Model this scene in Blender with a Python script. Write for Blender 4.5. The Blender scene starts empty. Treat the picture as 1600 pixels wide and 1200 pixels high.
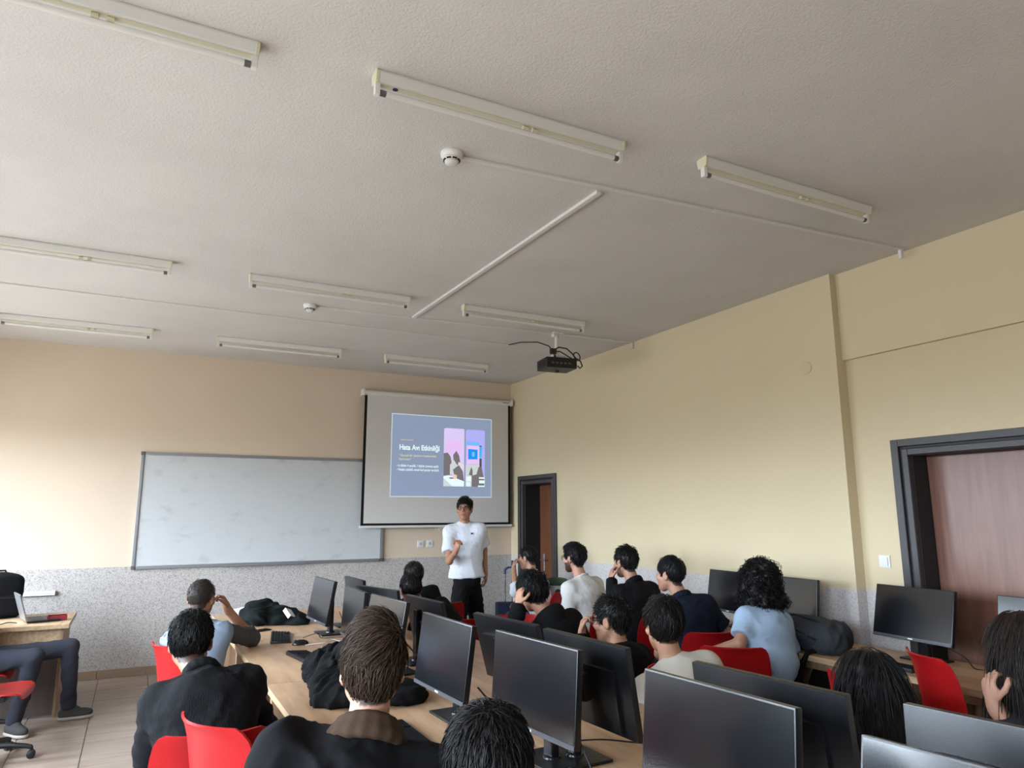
import bpy, bmesh, math, random
import numpy as np
from mathutils import Vector, Matrix

random.seed(7)
rng = np.random.default_rng(7)
scene = bpy.context.scene
COL = scene.collection
R = math.radians

# ---------------------------------------------------------------- camera
CAM = (0.0, 0.0, 1.65)
YAW, PITCH, ROLL = 0.483691, 0.182722, -0.003209
_f = np.array([math.sin(YAW) * math.cos(PITCH), math.cos(YAW) * math.cos(PITCH), math.sin(PITCH)])
_r = np.array([math.cos(YAW), -math.sin(YAW), 0.0])
_u = np.cross(_r, _f)
_r2 = _r * math.cos(ROLL) + _u * math.sin(ROLL)
_u2 = -_r * math.sin(ROLL) + _u * math.cos(ROLL)
cam_data = bpy.data.cameras.new('camera')
cam_data.sensor_fit = 'HORIZONTAL'
cam_data.sensor_width = 36.0
cam_data.lens = 1103.06 * 36.0 / 1600.0
cam_data.clip_start = 0.05
cam = bpy.data.objects.new('camera', cam_data)
COL.objects.link(cam)
cam.matrix_world = Matrix(((_r2[0], _u2[0], -_f[0], CAM[0]), (_r2[1], _u2[1], -_f[1], CAM[1]),
                           (_r2[2], _u2[2], -_f[2], CAM[2]), (0, 0, 0, 1)))
scene.camera = cam

# ---------------------------------------------------------------- room numbers
XR, YF, ZC = 4.588, 8.770, 3.468        # right wall, front wall, ceiling
XL, YB = -2.10, -2.60                   # window wall, back wall
ZD = 1.115                              # top of the speckled dado
XBEAM, XREC, YSTEP = 4.655, 4.690, 3.47 # beam face, recessed wall behind it, where the step is
ZBEAM = 2.79

# ---------------------------------------------------------------- world, daylight, exposure
world = bpy.data.worlds.new('overcast_sky')
scene.world = world
world.use_nodes = True
nt = world.node_tree
nt.nodes.clear()
w_out = nt.nodes.new('ShaderNodeOutputWorld')
w_bg = nt.nodes.new('ShaderNodeBackground')
w_tc = nt.nodes.new('ShaderNodeTexCoord')
w_sep = nt.nodes.new('ShaderNodeSeparateXYZ')
w_ramp = nt.nodes.new('ShaderNodeValToRGB')
w_map = nt.nodes.new('ShaderNodeMapRange')
w_map.inputs['From Min'].default_value = -1
w_map.inputs['From Max'].default_value = 1
nt.links.new(w_tc.outputs['Generated'], w_sep.inputs[0])
nt.links.new(w_sep.outputs['Z'], w_map.inputs['Value'])
nt.links.new(w_map.outputs[0], w_ramp.inputs[0])
el = w_ramp.color_ramp.elements
el[0].position = 0.485
el[0].color = (0.215, 0.22, 0.225, 1)
el[1].position = 0.53
el[1].color = (0.80, 0.90, 1.05, 1)
nt.links.new(w_ramp.outputs[0], w_bg.inputs['Color'])
w_bg.inputs['Strength'].default_value = 40.5
nt.links.new(w_bg.outputs[0], w_out.inputs['Surface'])

WINDOWS = [(-2.1, -0.5), (0.1, 1.7), (2.3, 3.9), (4.5, 6.1), (6.5, 8.1)]
WZ0, WZ1 = 0.95, 2.65
for (a, b) in WINDOWS:
    ld = bpy.data.lights.new('window_portal', 'AREA')
    ld.shape = 'RECTANGLE'
    ld.size = b - a
    ld.size_y = WZ1 - WZ0
    ld.cycles.is_portal = True
    lo = bpy.data.objects.new('window_portal', ld)
    COL.objects.link(lo)
    lo.location = (XL - 0.22, (a + b) / 2, (WZ0 + WZ1) / 2)
    lo.rotation_euler = (R(90), 0, R(-90))

scene.view_settings.view_transform = 'Standard'
scene.view_settings.look = 'None'
scene.view_settings.gamma = 1.0
scene.view_settings.use_curve_mapping = False
scene.view_settings.exposure = 0.0

# ---------------------------------------------------------------- materials
def lin(c):
    return tuple(((v / 255.0) / 12.92 if v / 255.0 <= 0.04045 else ((v / 255.0 + 0.055) / 1.055) ** 2.4) for v in c)

def mat(name, col, rough=0.5, spec=0.5, metal=0.0, bump=None, var=None, coat=0.0, sheen=0.0, emit=None, attr=None, sss=0.0):
    """col: linear rgb. bump=(scale, strength, detail[, stretch xyz]). var=(scale, colour2, stretch xyz, detail, lo, hi)."""
    m = bpy.data.materials.new(name)
    m.use_nodes = True
    t = m.node_tree
    b = t.nodes['Principled BSDF']
    b.inputs['Base Color'].default_value = (*col, 1)
    b.inputs['Roughness'].default_value = rough
    b.inputs['Specular IOR Level'].default_value = spec
    b.inputs['Metallic'].default_value = metal
    if coat:
        b.inputs['Coat Weight'].default_value = coat
        b.inputs['Coat Roughness'].default_value = 0.12
    if sheen:
        b.inputs['Sheen Weight'].default_value = sheen
        b.inputs['Sheen Roughness'].default_value = 0.5
    if sss:
        b.inputs['Subsurface Weight'].default_value = sss
        b.inputs['Subsurface Radius'].default_value = (0.010, 0.004, 0.002)
        b.inputs['Subsurface Scale'].default_value = 0.6
    if emit:
        b.inputs['Emission Color'].default_value = (*emit[0], 1)
        b.inputs['Emission Strength'].default_value = emit[1]
    tc = None
    def coords(stretch, rand=False):
        nonlocal tc
        if tc is None:
            tc = t.nodes.new('ShaderNodeTexCoord')
        mp = t.nodes.new('ShaderNodeMapping')
        mp.inputs['Scale'].default_value = stretch
        t.links.new(tc.outputs['Object'], mp.inputs['Vector'])
        if rand:
            oi = t.nodes.new('ShaderNodeObjectInfo')
            ml = t.nodes.new('ShaderNodeMath'); ml.operation = 'MULTIPLY'; ml.inputs[1].default_value = 37.0
            t.links.new(oi.outputs['Random'], ml.inputs[0])
            cb = t.nodes.new('ShaderNodeCombineXYZ')
            for k in range(3):
                t.links.new(ml.outputs[0], cb.inputs[k])
            t.links.new(cb.outputs[0], mp.inputs['Location'])
        return mp
    src = None
    if var:
        sc_, c2, st, det, lo, hi = var[:6]
        mp = coords(st, len(var) > 6 and var[6])
        n = t.nodes.new('ShaderNodeTexNoise')
        n.inputs['Scale'].default_value = sc_
        n.inputs['Detail'].default_value = det
        n.inputs['Roughness'].default_value = 0.6
        t.links.new(mp.outputs[0], n.inputs['Vector'])
        r_ = t.nodes.new('ShaderNodeMapRange')
        r_.inputs['From Min'].default_value = lo
        r_.inputs['From Max'].default_value = hi
        t.links.new(n.outputs['Fac'], r_.inputs['Value'])
        mx = t.nodes.new('ShaderNodeMix'); mx.data_type = 'RGBA'
        mx.inputs['A'].default_value = (*col, 1)
        mx.inputs['B'].default_value = (*c2, 1)
        t.links.new(r_.outputs[0], mx.inputs['Factor'])
        src = mx.outputs['Result']
    if attr:
        at = t.nodes.new('ShaderNodeAttribute')
        at.attribute_name = attr
        ml = t.nodes.new('ShaderNodeMix'); ml.data_type = 'RGBA'; ml.blend_type = 'MULTIPLY'
        ml.inputs['Factor'].default_value = 1.0
        if src is not None:
            t.links.new(src, ml.inputs['A'])
        else:
            ml.inputs['A'].default_value = (*col, 1)
        t.links.new(at.outputs['Color'], ml.inputs['B'])
        src = ml.outputs['Result']
    if src is not None:
        t.links.new(src, b.inputs['Base Color'])
    if bump:
        mp = coords(bump[3] if len(bump) > 3 else (1, 1, 1))
        n = t.nodes.new('ShaderNodeTexNoise')
        n.inputs['Scale'].default_value = bump[0]
        n.inputs['Detail'].default_value = bump[2]
        t.links.new(mp.outputs[0], n.inputs['Vector'])
        bp = t.nodes.new('ShaderNodeBump')
        bp.inputs['Strength'].default_value = bump[1]
        bp.inputs['Distance'].default_value = 0.01
        t.links.new(n.outputs['Fac'], bp.inputs['Height'])
        t.links.new(bp.outputs[0], b.inputs['Normal'])
    return m

M = {}
M['ceiling'] = mat('ceiling_plaster', (0.66, 0.63, 0.60), 0.9, 0.2, bump=(110, 0.30, 3), var=(0.9, (0.60, 0.575, 0.545), (1, 1, 1), 4, 0.42, 0.68))
M['wall_right'] = mat('cream_paint', (0.65, 0.55, 0.365), 0.75, 0.3, bump=(160, 0.06, 2), var=(0.5, (0.61, 0.515, 0.34), (1, 1, 1), 3, 0.4, 0.7))
M['wall_front'] = mat('beige_paint', (0.66, 0.54, 0.415), 0.75, 0.3, bump=(160, 0.06, 2), var=(0.5, (0.62, 0.505, 0.385), (1, 1, 1), 3, 0.4, 0.7))
M['dado'] = mat('speckled_dado_coating', (0.50, 0.46, 0.43), 0.7, 0.3, bump=(130, 0.25, 2), var=(100, (0.27, 0.24, 0.22), (1, 1, 1), 1.5, 0.44, 0.70))
M['dado_right'] = mat('pale_speckled_dado_coating', (0.60, 0.565, 0.55), 0.6, 0.35, bump=(130, 0.25, 2), var=(100, (0.40, 0.37, 0.355), (1, 1, 1), 1.5, 0.46, 0.70))
M['tile'] = mat('wood_look_floor_tile', (0.38, 0.30, 0.24), 0.32, 0.5, var=(3.0, (0.255, 0.195, 0.152), (0.5, 5, 1), 5, 0.35, 0.7, True))
M['back_paint'] = mat('back_wall_paint', (0.40, 0.33, 0.26), 0.75, 0.3, bump=(160, 0.06, 2))
M['grout'] = mat('grout', (0.17, 0.13, 0.10), 0.9)
M['skirting'] = mat('skirting_tile', (0.33, 0.235, 0.16), 0.35, 0.5, var=(4, (0.25, 0.17, 0.115), (0.6, 1, 5), 4, 0.35, 0.7, True))
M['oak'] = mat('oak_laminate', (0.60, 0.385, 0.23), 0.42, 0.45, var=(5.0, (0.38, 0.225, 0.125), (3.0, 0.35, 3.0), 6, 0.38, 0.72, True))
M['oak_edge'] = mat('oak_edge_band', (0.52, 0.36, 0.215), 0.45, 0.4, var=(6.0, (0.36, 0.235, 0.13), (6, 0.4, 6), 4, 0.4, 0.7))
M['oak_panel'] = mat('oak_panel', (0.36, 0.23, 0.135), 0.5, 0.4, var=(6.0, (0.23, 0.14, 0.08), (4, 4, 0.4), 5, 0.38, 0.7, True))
M['panel_grey'] = mat('grey_brown_panel', (0.11, 0.082, 0.075), 0.5, 0.4, var=(6.0, (0.085, 0.062, 0.055), (4, 4, 0.4), 5, 0.38, 0.7))
M['door_red'] = mat('red_brown_veneer', (0.215, 0.098, 0.068), 0.33, 0.5, var=(7.0, (0.15, 0.062, 0.043), (3.5, 3.5, 0.3), 5, 0.35, 0.7))
M['door_brown'] = mat('walnut_veneer', (0.20, 0.075, 0.033), 0.4, 0.5, var=(7.0, (0.125, 0.046, 0.022), (3.5, 3.5, 0.3), 5, 0.35, 0.7))
M['frame'] = mat('dark_grey_door_frame', (0.040, 0.036, 0.038), 0.42, 0.5, bump=(140, 0.05, 1))
M['jamb'] = mat('black_jamb', (0.012, 0.012, 0.013), 0.5, 0.4)
M['alu'] = mat('brushed_aluminium', (0.36, 0.37, 0.39), 0.38, 0.5, 0.75)
M['white_plastic'] = mat('white_plastic', (0.70, 0.69, 0.66), 0.4, 0.5)
M['old_plastic'] = mat('yellowed_plastic', (0.62, 0.58, 0.42), 0.45, 0.5)
M['lamp_white'] = mat('lamp_enamel', (0.68, 0.665, 0.63), 0.35, 0.5)
M['tube'] = mat('unlit_tube_glass', (0.72, 0.70, 0.66), 0.18, 0.5)
M['dark_socket'] = mat('grey_tube_cap', (0.16, 0.16, 0.16), 0.4, 0.5, 0.6)
M['conduit'] = mat('painted_trunking', (0.66, 0.64, 0.61), 0.5, 0.4)
M['board'] = mat('whiteboard_enamel', (0.53, 0.54, 0.54), 0.25, 0.5, var=(4.0, (0.40, 0.41, 0.415), (1.0, 1, 1.8), 6, 0.56, 0.80))
M['screen_fabric'] = mat('projection_fabric', (0.64, 0.62, 0.60), 0.85, 0.2)
M['screen_black'] = mat('black_masking', (0.008, 0.008, 0.009), 0.7, 0.2)
M['black'] = mat('black_plastic', (0.006, 0.006, 0.007), 0.42, 0.5, bump=(300, 0.04, 1))
M['black_gloss'] = mat('black_gloss_plastic', (0.008, 0.008, 0.010), 0.22, 0.5)
M['mon_back'] = mat('monitor_back_plastic', (0.006, 0.0065, 0.008), 0.32, 0.5, bump=(500, 0.05, 1))
M['panel'] = mat('matte_lcd_panel', (0.004, 0.0045, 0.006), 0.17, 0.9, var=(4, (0.006, 0.0065, 0.008), (1, 1, 1), 4, 0.5, 0.8))
M['chin'] = mat('monitor_chin', (0.05, 0.052, 0.058), 0.35, 0.5)
M['red'] = mat('red_plastic', (0.36, 0.006, 0.008), 0.42, 0.35, bump=(250, 0.04, 1))
M['paper'] = mat('paper', (0.80, 0.81, 0.82), 0.8, 0.2)
M['chrome'] = mat('chrome', (0.6, 0.6, 0.62), 0.15, 0.5, 1.0)
M['bag_grey'] = mat('grey_backpack_fabric', (0.035, 0.039, 0.047), 0.85, 0.2, bump=(260, 0.15, 2))
M['bag_black'] = mat('black_backpack_fabric', (0.007, 0.007, 0.009), 0.85, 0.15, bump=(260, 0.15, 2))
M['bag_navy'] = mat('navy_backpack_fabric', (0.012, 0.018, 0.038), 0.8, 0.2, bump=(260, 0.15, 2))
M['cloth_black'] = mat('black_coat_fabric', (0.006, 0.006, 0.0065), 0.9, 0.12, bump=(220, 0.15, 3))
M['cable_black'] = mat('black_cable', (0.010, 0.010, 0.011), 0.5)
M['cable_white'] = mat('grey_cable', (0.45, 0.45, 0.44), 0.5)
M['blue_plastic'] = mat('blue_plastic', (0.012, 0.022, 0.11), 0.4)
M['green_plastic'] = mat('dark_green_plastic', (0.006, 0.05, 0.026), 0.4)
M['bin_grey'] = mat('grey_bin_plastic', (0.40, 0.42, 0.45), 0.45)
M['lens'] = mat('projector_lens', (0.02, 0.02, 0.03), 0.05, 0.8)
M['glass'] = None
def glass_mat():
    m = bpy.data.materials.new('window_glass'); m.use_nodes = True
    t = m.node_tree; t.nodes.clear()
    o = t.nodes.new('ShaderNodeOutputMaterial'); a = t.nodes.new('ShaderNodeBsdfTransparent'); g = t.nodes.new('ShaderNodeBsdfGlossy')
    g.inputs['Roughness'].default_value = 0.02
    a.inputs['Color'].default_value = (0.95, 0.97, 0.97, 1)
    mx = t.nodes.new('ShaderNodeMixShader'); mx.inputs[0].default_value = 0.06
    t.links.new(a.outputs[0], mx.inputs[1]); t.links.new(g.outputs[0], mx.inputs[2]); t.links.new(mx.outputs[0], o.inputs[0])
    return m
M['glass'] = glass_mat()

# ---------------------------------------------------------------- mesh helpers
class MB:
    """collects simple shapes into one mesh"""
    def __init__(s):
        s.v = []; s.f = []
    def add(s, v, f):
        n = len(s.v); s.v += [tuple(p) for p in v]; s.f += [tuple(i + n for i in q) for q in f]; return s
    def box(s, x0, x1, y0, y1, z0, z1):
        v = [(x0, y0, z0), (x1, y0, z0), (x1, y1, z0), (x0, y1, z0), (x0, y0, z1), (x1, y0, z1), (x1, y1, z1), (x0, y1, z1)]
        return s.add(v, [(0, 3, 2, 1), (4, 5, 6, 7), (0, 1, 5, 4), (1, 2, 6, 5), (2, 3, 7, 6), (3, 0, 4, 7)])
    def prism(s, poly, axis, a, b):
        """poly in the two other axes (cyclic order), extruded along axis from a to b"""
        n = len(poly); v = []
        for t_ in (a, b):
            for p, q in poly:
                v.append({'x': (t_, p, q), 'y': (p, t_, q), 'z': (p, q, t_)}[axis])
        f = [tuple(range(n)), tuple(range(2 * n - 1, n - 1, -1))]
        f += [(i, i + n, (i + 1) % n + n, (i + 1) % n) for i in range(n)]
        return s.add(v, f)
    def tube(s, pts, r, n=8, caps=True):
        pts = [Vector(p) for p in pts]; k = len(pts)
        rs = r if isinstance(r, (list, tuple)) else [r] * k
        v = []; prev = None
        for i, p in enumerate(pts):
            d = (pts[min(i + 1, k - 1)] - pts[max(i - 1, 0)]).normalized()
            if prev is None:
                a = d.orthogonal().normalized()
            else:
                a = (prev - d * prev.dot(d)).normalized()
            prev = a; b = d.cross(a)
            for j in range(n):
                th = 2 * math.pi * j / n
                v.append(p + (a * math.cos(th) + b * math.sin(th)) * rs[i])
        f = []
        for i in range(k - 1):
            for j in range(n):
                f.append((i * n + j, i * n + (j + 1) % n, (i + 1) * n + (j + 1) % n, (i + 1) * n + j))
        if caps:
            f.append(tuple(range(n - 1, -1, -1))); f.append(tuple((k - 1) * n + j for j in range(n)))
        return s.add(v, f)
    def lathe(s, prof, c=(0, 0, 0), n=20, axis='z'):
        v = []; k = len(prof)
        for (r_, h_) in prof:
            for j in range(n):
                th = 2 * math.pi * j / n
                a, b = r_ * math.cos(th), r_ * math.sin(th)
                p = {'z': (a, b, h_), 'y': (a, h_, b), 'x': (h_, a, b)}[axis]
                v.append((p[0] + c[0], p[1] + c[1], p[2] + c[2]))
        f = []
        for i in range(k - 1):
            for j in range(n):
                f.append((i * n + j, i * n + (j + 1) % n, (i + 1) * n + (j + 1) % n, (i + 1) * n + j))
        f.append(tuple(range(n - 1, -1, -1))); f.append(tuple((k - 1) * n + j for j in range(n)))
        return s.add(v, f)
    def mesh(s, name, bevel=0.0, seg=2, smooth=False):
        me = bpy.data.meshes.new(name)
        me.from_pydata(s.v, [], s.f)
        bm = bmesh.new(); bm.from_mesh(me)
        bmesh.ops.recalc_face_normals(bm, faces=bm.faces)
        if bevel:
            bmesh.ops.bevel(bm, geom=list(bm.edges), offset=bevel, segments=seg, profile=0.7, affect='EDGES', clamp_overlap=True)
        bm.to_mesh(me); bm.free()
        if smooth:
            me.polygons.foreach_set('use_smooth', [True] * len(me.polygons))
            me.set_sharp_from_angle(angle=R(40))
        return me
    def build(s, name, m, parent=None, bevel=0.0, seg=2, smooth=False):
        return obj(name, s.mesh(name, bevel, seg, smooth), m, parent)

def obj(name, me, m=None, parent=None):
    if m is not None and len(me.materials) == 0:
        me.materials.append(M[m] if isinstance(m, str) else m)
    o = bpy.data.objects.new(name, me)
    COL.objects.link(o)
    if parent is not None:
        o.parent = parent
    return o

def tag(o, label=None, cat=None, group=None, kind=None):
    for k, v in (('label', label), ('category', cat), ('group', group), ('kind', kind)):
        if v: o[k] = v
    return o

def thing(name, label, cat, loc=(0, 0, 0), rz=0.0, group=None, kind=None):
    o = bpy.data.objects.new(name, None)
    COL.objects.link(o)
    o.empty_display_size = 0.1
    o.location = loc; o.rotation_euler = (0, 0, rz)
    return tag(o, label, cat, group, kind)

def copy_tree(o, parent=None):
    c = o.copy(); COL.objects.link(c)
    c.parent = parent
    for ch in o.children:
        copy_tree(ch, c)
    return c

def np_mesh(name, V, Q, smooth=True):
    me = bpy.data.meshes.new(name)
    V = np.asarray(V, np.float32); Q = np.asarray(Q, np.int32)
    k = Q.shape[1]
    me.vertices.add(len(V)); me.vertices.foreach_set('co', V.ravel())
    me.loops.add(Q.size); me.loops.foreach_set('vertex_index', Q.ravel())
    me.polygons.add(len(Q))
    me.polygons.foreach_set('loop_start', np.arange(0, Q.size, k, dtype=np.int32))
    me.update(calc_edges=True)
    if smooth:
        me.polygons.foreach_set('use_smooth', np.ones(len(Q), bool))
    me.validate()
    return me

# ================================================================ THE ROOM
def struct(name, mb, m, label=None, parent=None, bevel=0.0):
    o = mb.build(name, m, parent, bevel)
    if parent is None:
        tag(o, label, None, None, 'structure')
    return o

# floor: grout bed, tiles in view one by one, the others joined
floor = struct('floor', MB().box(XL - 0.3, XR + 0.6, YB - 0.2, YF + 0.2, -0.20, -0.004), 'grout', 'beige wood-look tiled floor')
TS = 0.45
tile_me = MB().box(-TS / 2 + 0.003, TS / 2 - 0.003, -TS / 2 + 0.003, TS / 2 - 0.003, -0.012, 0).mesh('floor_tile', 0.0015, 1)
rest = MB()
for i in range(-5, 12):
    for j in range(-21, 6):
        cx, cy = -0.2 + TS * (i + 0.5), 6.43 + TS * (j + 0.5)
        if not (XL - 0.2 < cx < XR + 0.1 and YB - 0.2 < cy < YF + 0.2):
            continue
        if (cx < 0.75 and cy > 3.3) or (2.35 < cx < 4.0 and cy > 2.3):
            o = obj('floor_tile', tile_me, 'tile', floor)
            o.location = (cx, cy, 0)
        else:
            rest.box(cx - TS / 2 + 0.003, cx + TS / 2 - 0.003, cy - TS / 2 + 0.003, cy + TS / 2 - 0.003, -0.012, 0)
tag(rest.build('floor_tiles_remaining', 'tile', floor), kind='stuff')

struct('ceiling', MB().box(XL - 0.3, XR + 0.6, YB - 0.2, YF + 0.2, ZC, ZC + 0.2), 'ceiling', 'off-white textured plaster ceiling')

wf = struct('wall_front', MB().box(XL - 0.3, XR + 0.6, YF, YF + 0.2, 0, ZC), 'wall_front', 'beige front wall behind whiteboard')
struct('dado', MB().box(XL, XR, YF - 0.004, YF + 0.01, 0, ZD), 'dado', parent=wf)
wr = MB()
D1A, D1B, D2A, D2B, DH = 7.66, 8.42, 2.12, 3.05, 2.05
wr.box(XR, XR + 0.4, D1B, YF + 0.1, 0, ZC).box(XR, XR + 0.4, D1A, D1B, DH, ZC).box(XR, XR + 0.4, YSTEP, D1A, 0, ZC)
wr.box(XREC, XR + 0.4, D2B, YSTEP, 0, ZC).box(XREC, XR + 0.4, D2A, D2B, DH, ZC).box(XREC, XR + 0.4, YB, D2A, 0, ZC)
wro = struct('wall_right', wr, 'wall_right', 'cream painted right wall with two doors')
struct('dado', MB().box(XR - 0.004, XR + 0.01, D1B + 0.12, YF, 0, ZD).box(XR - 0.004, XR + 0.01, YSTEP + 0.001, D1A - 0.13, 0, ZD)
       .box(XREC - 0.004, XREC + 0.01, D2B + 0.1, YSTEP, 0, ZD).box(XR - 0.004, XREC, YSTEP - 0.004, YSTEP + 0.002, 0, ZD)
       .box(XREC - 0.004, XREC + 0.01, YB, D2A - 0.1, 0, ZD), 'dado_right', parent=wro)
struct('trim_1', MB().box(XBEAM, XREC + 0.02, YB, YSTEP, ZBEAM, ZC), 'wall_right', 'shallow cream beam above the red-brown door')
wl = MB(); ys = [YB] + [v for w in WINDOWS for v in w] + [YF]
for k in range(0, len(ys), 2):
    wl.box(XL - 0.25, XL, ys[k], ys[k + 1], 0, ZC)
for (a, b) in WINDOWS:
    wl.box(XL - 0.25, XL, a, b, 0, WZ0).box(XL - 0.25, XL, a, b, WZ1, ZC)
struct('wall_left', wl, 'wall_front', 'beige window wall at the left')
struct('wall_back', MB().box(XL - 0.3, XR + 0.6, YB - 0.2, YB, 0, ZC), 'back_paint', 'beige back wall')
for k, (a, b) in enumerate(WINDOWS):
    w = thing('window_%d' % (k + 1), 'white framed window in the left wall', None, (XL - 0.15, (a + b) / 2, WZ0), kind='structure')
    hw, hh = (b - a) / 2, WZ1 - WZ0
    fr = MB()
    fr.box(-0.03, 0.03, -hw, hw, 0, 0.06).box(-0.03, 0.03, -hw, hw, hh - 0.06, hh)
    fr.box(-0.03, 0.03, -hw, -hw + 0.06, 0.06, hh - 0.06).box(-0.03, 0.03, hw - 0.06, hw, 0.06, hh - 0.06).box(-0.03, 0.03, -0.035, 0.035, 0.06, hh - 0.06)
    fr.build('window_frame', 'white_plastic', w)
    for s in (-1, 1):
        MB().box(-0.004, 0.004, min(s * 0.035, s * (hw - 0.06)), max(s * 0.035, s * (hw - 0.06)), 0.06, hh - 0.06).build('pane', 'glass', w)
    MB().box(0.03, 0.2, -hw - 0.03, hw + 0.03, -0.03, 0.0).build('window_sill', 'white_plastic', w)

# skirting
bb = thing('baseboard_front', 'brown tile skirting under the front wall', None, (0, YF, 0), kind='structure')
sk_me = MB().box(-TS / 2 + 0.002, TS / 2 - 0.002, -0.014, -0.004, 0, 0.088).mesh('skirting_tile', 0.002, 1)
for i in range(-4, 11):
    x = -0.22 + TS * (i + 0.5)
    if XL + 0.2 < x < XR - 0.2:
        obj('skirting_tile', sk_me, 'skirting', bb).location = (x, 0, 0)
bb = thing('baseboard_right', 'brown tile skirting under the right wall', None, (XR, 0, 0), kind='structure')
sk2 = MB().box(-0.014, -0.004, -TS / 2 + 0.002, TS / 2 - 0.002, 0, 0.088).mesh('skirting_tile', 0.002, 1)
for i in range(0, 9):
    obj('skirting_tile', sk2, 'skirting', bb).location = (0, YSTEP + 0.02 + TS * (i + 0.5), 0)

# doors
def door(name, label, x, ya, yb, zt, depth, leafmat, handle_side):
    d = thing(name, label, None, (x, (ya + yb) / 2, 0), kind='structure')
    h = (yb - ya) / 2
    def ring(nm, o, i, x0, x1, zt_o, zt_i, m):
        fm = MB()
        fm.box(x0, x1, -o, -i, 0, zt_o).box(x0, x1, i, o, 0, zt_o).box(x0, x1, -i, i, zt_i, zt_o)
        fm.build(nm, m, d, 0.003, 1)
    ring('architrave', h + 0.11, h + 0.055, -0.028, 0.0, zt + 0.105, zt + 0.055, 'frame')
    ring('frame_groove', h + 0.056, h + 0.035, -0.008, 0.0, zt + 0.056, zt + 0.035, 'jamb')
    ring('inner_frame', h + 0.036, h - 0.006, -0.020, 0.02, zt + 0.036, zt - 0.006, 'frame')
    ring('jamb_lining', h + 0.004, h - 0.012, 0.02, depth + 0.09, zt + 0.004, zt - 0.012, 'jamb')
    lf = MB().box(depth, depth + 0.045, -h + 0.012, h - 0.012, 0.008, zt - 0.012).build('door_leaf', leafmat, d, 0.002, 1)
    s = handle_side
    hd = MB().box(depth - 0.008, depth, s * (h - 0.10) - 0.022, s * (h - 0.10) + 0.022, 0.92, 1.14)
    hd.build('handle_plate', 'alu', lf, 0.003, 1)
    MB().tube([(depth - 0.005, s * (h - 0.10), 1.06), (depth - 0.05, s * (h - 0.10), 1.06), (depth - 0.055, s * (h - 0.22), 1.06)], 0.009, 8).build('lever', 'alu', lf, smooth=True)
door('door_1', 'narrow walnut door with dark frame beside the projection screen', XR, D1A, D1B, DH, 0.25, 'door_brown', 1)
door('door_2', 'red-brown veneer door with dark grey frame at the right', XREC, D2A, D2B, DH, 0.18, 'door_red', -1)

# ================================================================ WALL THINGS
wb = thing('whiteboard', 'wide wall-mounted whiteboard with grey aluminium frame and faint smudges', 'whiteboard', (1.385, YF - 0.004, 1.085))
hw = 1.365; hh = 1.255
MB().box(-hw + 0.02, hw - 0.02, -0.022, 0, 0.02, hh - 0.02).build('writing_surface', 'board', wb)
MB().box(-hw + 0.03, hw - 0.03, -0.034, 0, hh - 0.035, hh).build('top_rail', 'alu', wb, 0.004)
MB().box(-hw + 0.03, hw - 0.03, -0.034, 0, 0, 0.035).build('bottom_rail', 'alu', wb, 0.004)
for s in (-1, 1):
    MB().box(s * hw - 0.016, s * hw + 0.016, -0.034, 0, 0.03, hh - 0.03).build('side_rail', 'alu', wb, 0.004)
    for z in (0.018, hh - 0.018):
        MB().box(s * hw - 0.02, s * hw + 0.02, -0.038, 0, z - 0.02, z + 0.02).build('corner_cap', 'dark_socket', wb, 0.006)
MB().box(-0.45, 0.45, -0.075, -0.034, 0.0, 0.012).build('pen_tray', 'alu', wb, 0.003)

# projection screen with the slide
sx0, sx1, yS = 2.418, 4.548, 8.66
ps = thing('projection_screen', 'pull-down projection screen with black border showing a blue-grey slide', 'projection screen', ((sx0 + sx1) / 2, yS, 1.505))
hx = (sx1 - sx0) / 2
MB().lathe([(0.012, -hx + 0.02), (0.036, -hx + 0.022), (0.036, hx - 0.022), (0.012, hx - 0.02)], (0, 0.01, 1.672), 20, 'x').build('roller_case', 'white_plastic', ps, smooth=True)
for s in (-1, 1):
    MB().box(s * (hx - 0.012) - 0.014, s * (hx - 0.012) + 0.014, -0.03, 0.09, 1.63, 1.715).build('case_end_cap', 'white_plastic', ps, 0.006)
MB().box(hx - 0.16, hx - 0.06, -0.0275, -0.0255, 1.667, 1.677).build('maker_plate', 'dark_socket', ps)
MB().box(-hx + 0.03, hx - 0.03, 0.0, 0.002, 0.012, 1.65).build('masking', 'screen_black', ps)
MB().box(-hx + 0.065, hx - 0.065, -0.003, 0.0, 0.042, 1.66).build('fabric', 'screen_fabric', ps)
MB().box(-hx + 0.015, hx - 0.01, -0.014, 0.014, -0.014, 0.014).build('bottom_bar', 'white_plastic', ps, 0.005)
MB().tube([(-0.06, 0, -0.012), (-0.045, 0, -0.045), (-0.02, 0, -0.03), (0.0, 0, -0.06), (0.01, 0, -0.02), (0.03, 0, -0.03), (0.05, 0, -0.012)], 0.004, 6).build('pull_cord', 'white_plastic', ps, smooth=True)

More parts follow.
